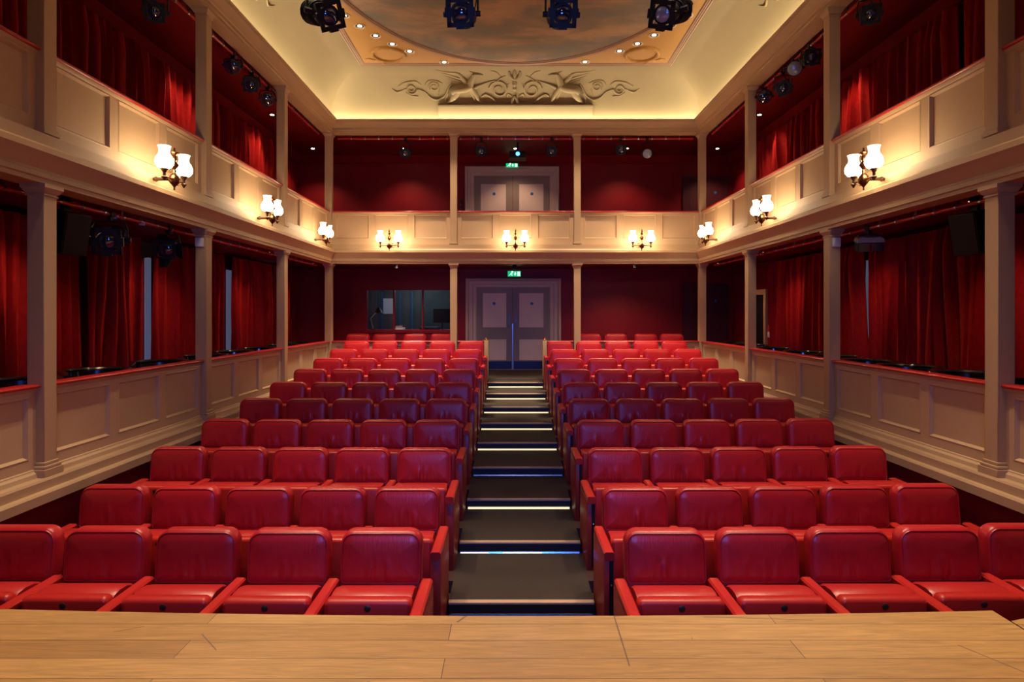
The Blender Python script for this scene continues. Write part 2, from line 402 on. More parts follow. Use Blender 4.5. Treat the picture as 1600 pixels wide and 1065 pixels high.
# ------------------------------------------------------------------ columns
def column(x, y, z0, z1, upper, label):
    t = thing('column', label, 'column', (x, y, z0), 0, 'upper columns' if upper else 'lower columns')
    h = z1 - z0; w = CW/2
    bh = .045 if upper else .10
    MB().box(-w, w, -w, w, bh-.01, h-.06, bev=.006).build('shaft', 'cream_paint', t, ang=20)
    mb = MB()
    if upper: mb.box(-w-.018, w+.018, -w-.018, w+.018, 0, .03, bev=.005); mb.box(-w-.008, w+.008, -w-.008, w+.008, .03, .05, bev=.005)
    else: mb.box(-w-.03, w+.03, -w-.03, w+.03, 0, .055, bev=.004); mb.box(-w-.022, w+.022, -w-.022, w+.022, .055, .08, bev=.008); mb.box(-w-.01, w+.01, -w-.01, w+.01, .08, .105, bev=.006)
    mb.build('base', 'cream_paint', t, ang=20)
    mb = MB()
    mb.box(-w-.008, w+.008, -w-.008, w+.008, h-.085, h-.07, bev=.004)
    mb.rings([[(sx*(w+e), sy*(w+e), z) for sx, sy in ((-1,-1),(1,-1),(1,1),(-1,1))] for e, z in ((0,h-.066),(.012,h-.055),(.026,h-.03),(.030,h-.028),(.030,h))])
    mb.build('capital', 'cream_paint', t, ang=20)
    return t
DIST = ['nearest to the stage', 'second from the stage', 'third from the stage', 'at the far corner']
for upper in (False, True):
    z0, z1 = (zr(1.305), zr(3.39)) if upper else (zr(-1.18), zr(.94))
    lv = 'upper gallery' if upper else 'lower gallery'
    for sd, s_ in (('left', -1), ('right', 1)):
        for i, y in enumerate(COLY):
            column(s_*(3.45+CW/2), y, z0, z1, upper, f'square cream painted {lv} column, {sd} side, {DIST[i]}')
    for sd, s_ in (('left', -1), ('right', 1)):
        column(s_*BX, DF, z0 if upper else GF, z1, upper, f'square cream {lv} column on the back wall front, {sd} of the door')

# ------------------------------------------------------------------ parapets
def parapet(L, z0, z1, pz0, pz1, npan, loc, rz, label, group, basebead=True, margin=.075):
    t = thing('gallery_parapet', label, 'parapet', loc, rz, group)
    hx = L/2; mb = MB()
    mb.box(-hx, hx, .022, .06, z0, z1-.02)
    mb.box(-hx, hx, 0, .022, pz1, z1-.02); mb.box(-hx, hx, 0, .022, z0, pz0)
    gap = .125; pw = (L - 2*margin - gap*(npan-1))/npan
    x = -hx
    edges = []
    for i in range(npan):
        a = -hx + margin + i*(pw+gap); edges.append((a, a+pw))
        mb.box(x, a, 0, .022, pz0, pz1); x = a+pw
    mb.box(x, hx, 0, .022, pz0, pz1)
    for a, b in edges:      # bevelled beads
        e = .016
        P = [(a, pz0), (b, pz0), (b, pz1), (a, pz1)]; Q = [(a+e, pz0+e), (b-e, pz0+e), (b-e, pz1-e), (a+e, pz1-e)]
        for i in range(4):
            j = (i+1) % 4
            mb.poly([(P[i][0], -.004, P[i][1]), (P[j][0], -.004, P[j][1]), (Q[j][0], .0215, Q[j][1]), (Q[i][0], .0215, Q[i][1])])
            o_ = .012
            PP = [(a-o_, pz0-o_), (b+o_, pz0-o_), (b+o_, pz1+o_), (a-o_, pz1+o_)]
            mb.poly([(PP[i][0], -.0005, PP[i][1]), (PP[j][0], -.0005, PP[j][1]), (P[j][0], -.004, P[j][1]), (P[i][0], -.004, P[i][1])])
    if basebead:
        mb.prism([(0, z0), (-.035, z0), (-.03, z0+.03), (-.012, z0+.045), (-.01, z0+.055), (0, z0+.06)], 'x', -hx, hx)
    mb.build('panelling', 'panel_paint', t, ang=20)
    mb = MB()
    mb.prism([(-.03, z1-.026), (-.038, z1-.018), (-.038, z1-.008), (-.03, z1), (.08, z1), (.085, z1-.008), (.085, z1-.026)], 'x', -hx, hx)
    mb.build('rail', 'red_rail', t, ang=50)
    mb = MB(); mb.prism([(0, z1-.026), (-.018, z1-.026), (-.012, z1-.045), (0, z1-.055)], 'x', -hx, hx)
    mb.build('rail_moulding', 'cream_paint', t)
    return t
BAYN = ['nearest the stage', 'second from the stage', 'third from the stage', 'furthest from the stage']
for lv in ('lower', 'upper'):
    if lv == 'lower': zs = (zr(-1.18), zr(-.51), zr(-1.038), zr(-.605))
    else: zs = (zr(1.305), zr(1.93), zr(1.42), zr(1.862))
    for sd, s_ in (('left', -1), ('right', 1)):
        for i, (a, b) in enumerate(BAYS):
            parapet(b-a-CW, 0, zs[1]-zs[0], zs[2]-zs[0], zs[3]-zs[0], 3, (s_*WF, (a+b)/2, zs[0]), -s_*PI/2,
                    f'cream panelled {lv} gallery front with red rail, {sd} side, {BAYN[i]}', f'{lv} gallery fronts', lv == 'lower')
    cl = 3.45 - BX - CW/2
    xm = (3.45 + BX + CW/2)/2
    if lv == 'upper':
        for sd, s_ in (('left', -1), ('right', 1)):
            parapet(cl, 0, zs[1]-zs[0], zs[2]-zs[0], zs[3]-zs[0], 3, (s_*xm, DF, zs[0]), 0, f'cream panelled upper gallery front on the back wall, {sd} of the middle one', 'upper gallery fronts', False)
        parapet(2*BX-CW, 0, zs[1]-zs[0], zs[2]-zs[0], zs[3]-zs[0], 3, (0, DF, zs[0]), 0, 'cream panelled upper gallery front in the middle of the back wall, under the projector', 'upper gallery fronts', False)
    else:
        for sd, s_ in (('left', -1), ('right', 1)):
            parapet(cl, 0, zs[1]-GF, .12, zs[3]-GF, 3, (s_*xm, DF, GF), 0, f'cream panelled back rail with red top behind the last {sd} row', 'lower gallery fronts', False)
            parapet(BX-CW/2-.59, 0, zs[1]-GF, .12, zs[3]-GF, 1, (s_*(BX-CW/2+.59)/2, DF, GF), 0, f'short cream panelled rail beside the aisle, {sd} of the door', 'lower gallery fronts', False)
for sd, s_ in (('left', -1), ('right', 1)):
    t = thing('newel_post', f'square cream newel post with brass cap, {sd} side of the aisle', 'post', (s_*.548, DF, GF), 0, 'aisle newel posts')
    MB().box(-.038, .038, -.038, .06, 0, .735, bev=.004).build('post', 'cream_paint', t)
    MB().lathe([(.02,.735),(.034,.742),(.036,.752),(.024,.765),(.028,.775),(.02,.79),(.004,.795)]).build('cap', 'brass', t)

# ------------------------------------------------------------------ theatre seats
def rrect(w, h, rt, rb, z0, ins, y, n=6, lean=0.0):
    x, a, b = w/2-ins, z0+ins, z0+h-ins
    rt = max(rt-ins, .004); rb = max(rb-ins, .004); pts = []
    for cx, cz, r, t0 in ((x-rt, b-rt, rt, 0), (-x+rt, b-rt, rt, PI/2), (-x+rb, a+rb, rb, PI), (x-rb, a+rb, rb, 1.5*PI)):
        for k in range(n+1):
            t = t0 + PI/2*k/n
            xx, zz = cx+r*math.cos(t), cz+r*math.sin(t)
            pts.append(Vector((xx, y + lean*(zz-z0), zz)))
    return pts
def make_seat(side):
    # side: +1 -> the aisle is on local +x ; kinds: end / middle / outer
    t = thing('theatre_seat', 'x', 'seat', (0,0,0), 0, 'red theatre seats')
    w, h, z0, ln = .464, .292, .535, .10
    mb = MB()
    mb.rings([rrect(w, h, .075, .03, z0, i, y, lean=ln) for i, y in ((.03,.098),(.01,.092),(0,.076),(0,.022),(.006,.010),(.016,.004),(.022,.0),(.06,-.008),(.12,-.011))])
    tube = rrect(w, h, .075, .03, z0, .012, .004, lean=ln); tube.append(tube[0])
    mb.tube(tube, .0045, 6, caps=False)
    mb.build('backrest', 'seat_leather', t, ang=50)
    MB().box(-.231, .231, .035, .085, .10, .56, bev=.012).build('back_shell', 'red_panel', t)
    mb = MB()   # tipped-up cushion, its front edge on top
    mb.rings([[Vector((sx, yy, zz)) for yy, zz in ((-.235,.20),(-.235,.545),(-.215,.568),(-.17,.577),(-.11,.572),(-.05,.548),(-.02,.50),(-.02,.20))] for sx in (-.215,)] +
             [[Vector((sx, yy, zz)) for yy, zz in ((-.24,.20),(-.24,.553),(-.22,.574),(-.17,.585),(-.11,.58),(-.045,.556),(-.01,.50),(-.01,.20))] for sx in (-.195, .195)] +
             [[Vector((sx, yy, zz)) for yy, zz in ((-.235,.20),(-.235,.545),(-.215,.568),(-.17,.577),(-.11,.572),(-.05,.548),(-.02,.50),(-.02,.20))] for sx in (.215,)])
    mb.build('cushion', 'cushion_leather', t, ang=60)
    mb = MB(); mb.rings([rrect(.452, .375, .03, .06, .215, i, y) for i, y in ((.012,-.235),(0,-.245),(0,-.285),(.008,-.297),(.02,-.302))])
    sb = mb.build('seat_base', 'arm_leather', t, ang=50)
    MB().lathe([(.017,0),(.017,.004),(.012,.006),(.004,.007)], T=Matrix.Translation((0,-.3005,.55)) @ Matrix.Rotation(PI/2, 4, 'X'), n=14).build('number_plate', 'bronze', sb)
    return t
def add_arm(t, sx, end, side):
    x = sx*.265
    mb = MB()
    n = 5; w = .0325
    mb.rings([[(x-w+i, y0, .518), (x-w, y0, .530), (x-w, y0, .562), (x-w+.01, y0, .572), (x+w-.01, y0, .572), (x+w, y0, .562), (x+w, y0, .530), (x+w-i, y0, .518)] for y0, i in ((-.47,.012),(-.462,.006),(-.02,.006),(0.005,.006))])
    mb.build('armrest', 'arm_leather', t, ang=40)
    if end:
        p = MB().box(x-.033, x+.033, -.455, .03, 0.0, .522, bev=.008).build('end_panel', 'red_panel', t)
        if side > 0:   # slot in the front edge
            MB().box(x+.002, x+.029, -.4565, -.45, .03, .515).build('channel', 'black', p)
            MB().lathe([(.004,0),(.006,.004),(.003,.008)], T=Matrix.Translation((x+.015,-.4565,.36)) @ Matrix.Rotation(PI/2, 4, 'X'), n=8).build('bolt', 'steel', p)
    else:
        MB().box(x-.022, x+.022, -.40, .02, 0.0, .525, bev=.006).build('arm_support', 'red_panel', t)
# prototypes: block side (-1 left, +1 right) x (end, middle, outer)
protos = {}
for side in (-1, 1):
    for kind in ('end', 'middle', 'outer'):
        t = make_seat(side)
        add_arm(t, -side, kind == 'end', side)       # arm toward the aisle
        if kind == 'outer': add_arm(t, side, False, side)
        protos[side, kind] = t
back = make_seat(1); add_arm(back, -1, False, 1)
used = set()
def put(p, loc, rz, label):
    if p.name in used: return dup(p, loc, rz, label)
    used.add(p.name); [KIDS.__setitem__(o.name, [c for c in bpy.data.objects if c.parent == o]) for o in [p] + [c for c in bpy.data.objects if c.parent == p]]
    p.location = loc; p.rotation_euler = (0, 0, rz); p['label'] = label; return p
for side, sd in ((-1, 'left'), (1, 'right')):
    for r in range(10):
        for k in range(5):
            x = side*(.81 + .53*k)
            dy = (.009 if side < 0 else .014)*(abs(x)-.6)**2
            kind = 'end' if k == 0 else 'outer' if k == 4 else 'middle'
            pos = ['at the aisle end', 'second from the aisle', 'third from the aisle', 'fourth from the aisle', 'at the wall end'][k]
            put(protos[side, kind], (x, ROWY[r]+dy, ROWZ[r]), 0,
                f'red leather seat in {sd} block, {ORD[r+1]} row from stage, {pos}')
for i, x in enumerate((-3.21, -2.665, -2.04, -1.49, 1.52, 2.05, 2.665, 3.2)):
    sd = 'left' if x < 0 else 'right'
    k = (4-i) if i < 4 else (i-3)
    put(back, (x, 12.36, GF), 0, f'red leather seat behind the back rail, {ORD[k]} from the door on the {sd}')

# ------------------------------------------------------------------ aisle steps
for k in range(1, 10):
    y0 = 4.17 + .855*(k-1); y1 = y0+.855 if k < 9 else 11.40; z1 = RISE*k
    t = thing('aisle_step', f'dark carpeted aisle step, {ORD[k]} up from the stage', 'step', (0, y0, z1-RISE), 0, 'aisle steps')
    MB().box(-.5, .5, .012, y1-y0, -z1+RISE+.002, RISE-.001).build('tread', 'carpet', t)
    MB().box(-.5, .5, 0, .0125, 0.002, RISE-.012).build('riser', 'riser_black', t)
    MB().box(-.5, .5, -.012, .034, RISE-.013, RISE+.002, bev=.002).build('nosing', 'nosing_wood', t)
    lit = k not in (1, 2, 4)
    mb = MB(); mb.prism([(-.002,.002),(-.016,.002),(-.0115,.014),(-.002,.018)], 'x', -.49, .49)
    o = mb.build('light_strip', 'led_warm' if lit else 'strip_metal', t)
    tag(o, 'glowing warm yellow light strip' if lit else 'unlit metal light strip')
    if k == 2:
        for a, b in ((-.49, -.26), (-.14, .18)):
            MB().prism([(-.003,.003),(-.0172,.003),(-.0135,.011),(-.003,.016)], 'x', a, b).build('lit_section', 'led_warm', o)
struct('floor.002', MB().box(-.5, .5, 1.6, 4.17, .0005, .004), 'carpet')

# ------------------------------------------------------------------ sconces
def sconce(loc, rz, label):
    t = thing('wall_sconce', label, 'wall light', loc, rz, 'twin glass wall lights')
    P = .30
    mb = MB(); R = Matrix.Rotation(PI/2, 4, 'X')
    mb.lathe([(.06,0),(.062,.01),(.05,.022),(.052,.03),(.034,.04),(.02,.05),(.016,.09),(.026,.11),(.016,.13),(.013,P-.03)], T=R, n=14)
    mb.build('wall_rose', 'bronze', t)
    mb = MB()
    mb.lathe([(.003,-.105),(.010,-.095),(.005,-.082),(.02,-.06),(.042,-.035),(.05,-.01),(.046,.02),(.026,.045),(.014,.06),(.02,.075),(.012,.09),(.03,.11),(.042,.13),(.03,.15),(.014,.165),(.022,.18),(.02,.205),(.016,.22),(.038,.235),(.044,.245),(.012,.262),(.008,.275),(.010,.285),(.002,.296)], c=(0,-P+.02,0), n=14)
    mb.build('spindle', 'brass', t, ang=60)
    mb = MB()
    mb.tube([(-.165,-P+.02,-.0),(-.08,-P+.02,-.008),(0,-P+.02,-.01),(.08,-P+.02,-.008),(.165,-P+.02,0)], .0075, 8)
    for sx in (-1, 1): mb.tube([(sx*.03,-P+.02,-.04),(sx*.06,-P+.02,-.05),(sx*.1,-P+.02,-.03),(sx*.13,-P+.02,-.006)], .004, 6)
    mb.build('arm', 'brass', t)
    for sx in (-1, 1):
        mb = MB()
        mb.lathe([(.003,-.052),(.014,-.034),(.026,-.02),(.024,-.012),(.013,-.006),(.013,.028),(.02,.034),(.026,.05),(.034,.054),(.036,.062)], c=(sx*.165,-P+.02,0), n=12)
        mb.build('burner', 'bronze', t, ang=60)
        mb = MB()
        mb.lathe([(.034,.060),(.057,.073),(.074,.100),(.078,.123),(.072,.152),(.058,.180)], c=(sx*.165,-P+.02,0), n=18, cap=False)
        sh = mb.build('glass_shade', 'glass_shade', t)
        mb = MB()
        mb.lathe([(.058,.180),(.049,.200),(.045,.219),(.048,.243),(.056,.266),(.054,.266),(.046,.243),(.043,.219)], c=(sx*.165,-P+.02,0), n=18, cap=False)
        mb.build('glass_neck', 'glass_shade_neck', sh)
    return t
SZ = zr(1.262)
bays3 = [(a+b)/2+.07 for a, b in zip(COLY, COLY[1:])]
first = None
spots = []
for sd, s_ in (('left', -1), ('right', 1)):
    for i, y in enumerate(bays3):
        spots.append(((s_*WF, y, SZ), -s_*PI/2, f'twin brass wall light with two glowing glass shades, {sd} gallery, {ORD[i+1]} from the stage'))
spots.append(((-2.32, DF, SZ), 0, 'twin brass wall light on the back gallery front, leftmost of three'))
spots.append(((0, DF, SZ), 0, 'twin brass wall light on the back gallery front, centre above the door'))
spots.append(((2.32, DF, SZ), 0, 'twin brass wall light on the back gallery front, rightmost of three'))
for loc, rz, lab in spots:
    if first is None:
        first = sconce(loc, rz, lab)
        for o in [first] + [c for c in bpy.data.objects if c.parent == first]: KIDS[o.name] = [c for c in bpy.data.objects if c.parent == o]
    else: dup(first, loc, rz, lab)

# ------------------------------------------------------------------ ceiling painting, wreaths, downlights
OVC, OVA, OVB = 7.14, 2.63, 3.46
def ell(t, e=0): return ((OVA+e)*math.cos(t), OVC+(OVB+e)*math.sin(t))
N = 96
t = thing('ceiling_painting', 'oval cloudy sky painting set in the ceiling', 'painting', (0, OVC, HC))
mb = MB(); mb.rings([[(ell(2*PI*k/N, -.06)[0], ell(2*PI*k/N, -.06)[1]-OVC, z) for k in range(N)] for z in (-.004, -.001)])
mb.build('painted_canvas', 'painted_sky', t)
mb = MB()
pr = [(-.075,-.002),(-.07,-.016),(-.05,-.02),(-.045,-.03),(-.015,-.036),(.0,-.028),(.012,-.03),(.02,-.016),(.035,-.014),(.04,-.002)]
rings = []
for k in range(N+1):
    rings.append([(ell(2*PI*k/N, e*1.0)[0], ell(2*PI*k/N, e)[1]-OVC, z) for e, z in pr])
mb.rings(rings, closed=False, cap0=False, cap1=False)
mb.build('oval_moulding', 'moulding_brown', t, ang=25)
def ceil_at(px, py, z=HC):
    d = F*(z-CZ)/(490-py); return at(px, py, d)
for sd, px in (('left', 607), ('right', 1003)):
    c = ceil_at(px, 85)
    t = thing('plaster_wreath', f'round plaster ribbon wreath on the {sd} corner of the ochre ceiling', 'ornament', (c.x, c.y, HC), 0, 'ceiling wreaths')
    mb = MB(); pts = [(.27*math.cos(2*PI*k/40), .27*math.sin(2*PI*k/40), -.004) for k in range(41)]
    mb.tube(pts, [.032+.007*math.sin(k*2.1) for k in range(41)], 8, caps=False); mb.build('ring', 'ochre_ceiling', t)
    mb = MB(); s_ = 1 if sd == 'right' else -1
    mb.tube([(s_*.1,.25,-.004),(s_*.16,.30,-.004),(s_*.13,.36,-.004),(s_*.2,.40,-.004)], [.014,.018,.014,.006], 6)
    mb.tube([(s_*.2,.2,-.004),(s_*.3,.2,-.004),(s_*.36,.16,-.004),(s_*.44,.18,-.004)], [.014,.018,.014,.006], 6)
    mb.build('ribbon', 'ochre_ceiling', t)
LIGHTS = []
def light(kind, name, loc, energy, color, target=None, **kw):
    l = bpy.data.lights.new(name, kind); l.energy = energy; l.color = color
    for k, v in kw.items(): setattr(l, k, v)
    o = bpy.data.objects.new(name, l); COL.objects.link(o); o.location = loc
    if target is not None: o.rotation_euler = (Vector(target)-Vector(loc)).to_track_quat('-Z', 'Y').to_euler()
    return o
def downlight(loc, label, group, dm='lamp_disc', r=.055, trim='lamp_trim', cat='ceiling light'):
    t = thing('recessed_downlight', label, cat, loc, 0, group)
    MB().lathe([(r*1.55,-.001),(r*1.6,-.008),(r*1.25,-.010),(r*1.15,-.004),(r*1.1,-.001)], n=20).build('trim_ring', trim, t)
    MB().lathe([(r*1.12,-.0006),(r*1.12,-.003),(r*.78,-.0035),(r*.78,-.0006)], n=20).build('baffle', 'black', t)
    MB().lathe([(r*.62,-.001),(r*.62,-.0065),(r*.4,-.009)], n=18).build('lamp', dm, t)
    return t
for sd, L_ in (('left', [(538,24),(562,40.5),(587,55.5),(613,68.5),(640,80),(694,97)]), ('right', [(1074,24),(1048,39.5),(1022,54.5),(996,68),(968,79.5),(914,96.5)])):
    for i, (px, py) in enumerate(L_):
        p = ceil_at(px, py)
        downlight((p.x, p.y, HC), f'small recessed downlight in the ochre ceiling, {sd} corner, {ORD[6-i]} from the middle', 'ceiling downlights')
        light('SPOT', 'ceiling_lamp', (p.x, p.y, HC-.03), 440, (1, .76, .52), (p.x*.92, p.y+.75, 0), spot_size=math.radians(50), spot_blend=.7, shadow_soft_size=.04)
GZ = zr(3.43); GL = zr(.985)
n_up = [('left', -4.2, 8.09, 'third bay'), ('left', -4.2, 10.48, 'fourth bay'), ('left', -4.2, 12.62, 'far corner'),
        ('right', 4.2, 8.09, 'third bay'), ('right', 4.2, 10.48, 'fourth bay'), ('right', 4.2, 12.62, 'far corner')]
for sd, x, y, w in n_up:
    downlight((x, y, GZ), f'bright downlight in the red upper gallery ceiling, {sd} side, {w}', 'upper gallery downlights', 'lamp_disc_warm', .05, 'black')
    light('SPOT', 'gallery_lamp', (x, y, GZ-.03), 60, (1, .66, .40), (x*1.03, y, 0), spot_size=math.radians(110), spot_blend=.7, shadow_soft_size=.05)
for w, x in (('left', -2.3), ('centre', .0), ('right', 2.32)):
    downlight((x, 12.62, GZ), f'bright downlight in the red upper back gallery ceiling, {w} one', 'upper gallery downlights', 'lamp_disc_warm', .05, 'black')
    light('SPOT', 'gallery_lamp', (x, 12.62, GZ-.03), 60, (1, .66, .40), (x, 12.8, 0), spot_size=math.radians(110), spot_blend=.7, shadow_soft_size=.05)
for sd, s_ in (('left', -1), ('right', 1)):
    for i, y in enumerate((5.3, 7.45, 9.7, 11.8)):
        downlight((s_*3.95, y, GL), f'dim downlight in the low red gallery ceiling, {sd} side, {ORD[i+1]} from the stage', 'lower gallery downlights', 'lamp_disc_low', .05, 'red_rail')
        light('SPOT', 'box_lamp', (s_*3.95, y, GL-.03), 32, (1, .55, .35), (s_*4.3, y, 0), spot_size=math.radians(120), spot_blend=.8, shadow_soft_size=.06)
    downlight((s_*2.25, 11.8, GL), f'dim downlight in the low back gallery ceiling, {sd} of the door', 'lower gallery downlights', 'lamp_disc_low', .05, 'red_rail')
    light('SPOT', 'box_lamp', (s_*2.25, 11.8, GL-.03), 120, (1, .60, .42), (s_*2.25, 12.5, 0), spot_size=math.radians(120), spot_blend=.8, shadow_soft_size=.06)

# ------------------------------------------------------------------ plaster relief of winged beasts on the cove
def cove_theta(py):      # on the back wall's cove: which angle shows at this image height
    lo, hi = 0, PI/2
    for _ in range(40):
        m = (lo+hi)/2; o, h = cove(m); y = 490 - h*F/(DF-o)
        if y > py: lo = m
        else: hi = m
    return (lo+hi)/2
KX = 6.957
def des(zx, zy):         # drawing coords -> (metres along the wall from the middle, theta)
    px, py = 600 + zx/KX, 95 + zy/KX
    th = cove_theta(py); o, h = cove(th)
    return CX + (px-800)*(DF-o)/F, th
def spline(P, m=5):
    out = []
    for i in range(len(P)-1):
        p0, p1, p2, p3 = P[max(i-1,0)], P[i], P[i+1], P[min(i+2, len(P)-1)]
        for k in range(m):
            t = k/m
            out.append(tuple(.5*((2*b)+(c-a)*t+(2*a-5*b+4*c-d)*t*t+(-a+3*b-3*c+d)*t**3) for a, b, c, d in zip(p0, p1, p2, p3)))
    out.append(P[-1]); return out
def spiral(cx, cy, r0, r1, a0, turns, w0=9, w1=6, n=20):
    return [(cx+(r0+(r1-r0)*k/n)*math.cos(a0+turns*2*PI*k/n), cy+(r0+(r1-r0)*k/n)*math.sin(a0+turns*2*PI*k/n), w0+(w1-w0)*k/n) for k in range(n+1)]
BEAST = [  # body, neck, head, ear, wing, feathers, legs
 ([(735,340,48),(790,305,58),(880,290,58),(950,265,48)], .55), ([(925,270,48),(955,200,34),(985,145,24)], .55), ([(975,140,22),(1030,145,17),(1076,152,6)], .6), ([(965,128,8),(925,110,4)], .6),
 ([(900,240,34),(850,185,26),(800,135,15),(690,122,9),(558,98,4)], .4), ([(850,225,14),(760,200,10),(650,160,4)], .4), ([(860,240,14),(780,225,10),(690,190,4)], .4), ([(870,255,14),(800,245,10),(730,220,4)], .4), ([(840,200,14),(760,170,10),(620,130,4)], .4),
 ([(790,330,44),(765,385,40),(730,430,26),(690,462,14)], .6), ([(690,462,12),(780,458,11),(868,466,8)], .6), ([(690,350,14),(672,420,12),(680,465,10)], .5),
 ([(950,290,30),(1000,370,24),(1045,445,16),(1118,464,9)], .6), ([(985,290,24),(1090,245,14),(1190,216,8)], .5), ([(935,300,24),(975,390,16),(1000,455,12)], .4)]
SCROLL = [
 ([(735,250,10),(700,300,12),(660,380,12),(580,424,12),(505,395,11),(440,335,10),(365,308,10)], .7), (spiral(300,305,62,18,0.1,1.4,12,8), .7), ([(300,225,8),(350,225,9),(400,260,5)], .6), ([(300,222,9),(220,240,9),(155,278,6)], .6), ([(240,300,6),(150,340,10),(85,300,5)], .6), ([(240,345,6),(300,380,9),(375,385,5)], .6), (spiral(545,280,60,16,2.6,1.5,9,6), .7), ([(450,255,6),(490,215,9),(570,218,8),(630,242,4)], .6), ([(590,390,7),(600,340,7),(610,300,5)], .6),
 (spiral(1250,312,105,25,3.3,1.5,13,8), .7), ([(1065,385,9),(1105,365,11),(1165,395,14),(1210,435,12),(1262,466,6)], .7), ([(1180,215,10),(1260,225,10),(1350,262,5)], .6), ([(1160,106,4),(1215,120,9),(1270,165,4)], .6), ([(1225,218,9),(1270,185,11),(1320,160,5)], .6), ([(1290,440,8),(1350,450,9),(1400,420,8),(1420,350,7)], .6), ([(1330,400,7),(1350,360,8),(1390,385,7)], .6), ([(1490,240,5),(1530,270,8)], .5), ([(1310,330,6),(1340,300,10),(1360,250,5)], .5)]
CENTRE = [([(1360,110,9),(1370,160,20),(1420,190,26),(1470,160,20),(1480,110,9)], .6), ([(1420,95,8),(1420,140,22),(1420,185,16)], .7), ([(1420,200,10),(1420,245,28),(1420,275,14),(1420,300,22),(1420,330,14)], .7), ([(1385,465,26),(1420,380,14),(1455,465,26)], .6)]
def surf(u, th, wall, lift=0):
    o, h = cove(th)
    nx, nz = math.cos(th)/.8, -math.sin(th)/.788      # outward (into the room): +o, -h
    l = math.hypot(nx, nz); o += lift*nx/l; h += lift*nz/l
    if wall == 'back': return Vector((u, DF-o, zr(h)))
    if wall == 'left': return Vector((-(WF-o), wall_c + u, zr(h)))
    return Vector(((WF-o), wall_c - u, zr(h)))
wall_c = 5.9
def relief_mesh(strokes, wall, mirror, n=8):
    mb = MB()
    for P, fl in strokes:
        pts = spline(P) if len(P) < 15 else P
        rings = []
        uv = []
        for x, y, r in pts:
            u, th = des(x, y)
            uv.append((-u if mirror else u, th, r/KX*11.1/F))
        # arc-length scale of theta
        for i, (u, th, r) in enumerate(uv):
            a, b = uv[max(i-1,0)], uv[min(i+1, len(uv)-1)]
            du, dv = b[0]-a[0], (b[1]-a[1])*.79
            l = math.hypot(du, dv) or 1; pu, pv = -dv/l, du/l
            rings.append([surf(u+pu*r*math.cos(q), th+pv*r*math.cos(q)/.79, wall, r*fl*1.75*math.sin(q)) for q in [2*PI*k/n for k in range(n)]])
        mb.rings(rings)
    return mb
def relief(wall, label):
    t = thing('plaster_relief', label, 'relief', (0,0,0), 0, 'cove reliefs')
    for mir in (False, True):
        relief_mesh(BEAST, wall, mir).build('winged_beast', 'cove_plaster', t, ang=60)
        for stk in SCROLL: relief_mesh([stk], wall, mir, 6).build('leaf_scroll', 'cove_plaster', t, ang=60)
    relief_mesh(CENTRE, wall, False).build('urn', 'cove_plaster', t, ang=60)
    mb = MB()
    th0, th1 = cove_theta(184), cove_theta(164); U = des(590, 480)[0]
    rings = []
    for i in range(7):
        th = th0 + (th1-th0)*i/6
        rings.append((th, .02+.035*i/6))
    top = []
    for u in (U, -U):
        ring = [surf(u, th, wall, l) for th, l in rings] + [surf(u, th1+.02, wall, .05), surf(u, th1+.02, wall, -.01)] + [surf(u, th0, wall, -.01)]
        top.append(ring)
    mb.rings(top); mb.build('ledge', 'cove_plaster', t, ang=30)
    return t
relief('back', 'plaster relief of two winged beasts and scrolls on the back cove')
relief('left', 'plaster relief of scrolls and winged beasts on the left cove, cut by the frame')
relief('right', 'plaster relief of scrolls and winged beasts on the right cove, cut by the frame')

# ------------------------------------------------------------------ curtains
def curtain(s_, y0, y1, z0, z1, label, group, amp=.085, pitch=.16, flare=0):
    n = max(24, int((y1-y0)/pitch*10)); m = 9
    rnd = random.Random(int(y0*1000)+s_*7+int(z0*100))
    mod = [rnd.uniform(0, 6) for _ in range(4)]
    ph = []; p = 0
    for i in range(n+1):
        ph.append(p); p += 2*PI*(y1-y0)/n/pitch*(1+.28*math.sin(i*.19+mod[0])+.14*math.sin(i*.067+mod[1]))
    t = (z1-z0)
    V = []
    for j in range(m+1):
        v = j/m; row = []
        for i in range(n+1):
            u = i/n; y = y0+(y1-y0)*u
            a = amp*(.8+.2*math.sin(y*5.3+mod[0])*math.sin(y*2.1+mod[1]))*(1.0 if v < .93 else .55)
            a *= 1 + .35*math.sin(v*4+y*9+mod[2])
            sn = math.sin(ph[i] + .55*math.sin(v*2.4+y*3+mod[3])); x = a*math.copysign(abs(sn)**.9, sn) + .010*math.sin(ph[i]*2.7+v*2) + .012*math.sin(y*11+v*3)
            yy = y + .012*math.cos(ph[i]*2) + .03*(1-v)*math.sin(y*6+mod[1])*math.sin(PI*u)
            row.append(Vector((s_*(4.59)+x, yy, z0+t*v)))
        V.append(row)
    t_ = thing('curtain', label, 'curtain', (s_*4.62, (y0+y1)/2, z0), 0, group)
    off = Vector(t_.location)
    mb = MB(); mb.rings([[p-off for p in r] for r in V], closed=False, cap0=False, cap1=False)
    mb.build('drape', 'red_velvet', t_, ang=80)
    mb = MB(); L_ = (y1-y0)/2
    mb.tube([(-s_*.0, -L_, z1-z0+.012), (0, L_, z1-z0+.012)], .009, 8); mb.build('curtain_track', 'black', t_)
    return t_
LZ = (GF+.01, zr(.92)); UZ = (zr(1.06), zr(3.24))
CL = [(3.2,5.1,'nearest the stage'),(5.12,6.36,'behind the hanging speaker'),(6.5,7.42,'behind the hanging lens lamp'),(7.67,9.48,'behind the barn door lamp'),(9.86,11.35,'just left of the bright window slit'),(11.47,12.25,'last before the far corner')]
for y0, y1, w in CL: curtain(-1, y0, y1, *LZ, f'red velvet curtain in the lower left gallery, {w}', 'lower left curtains')
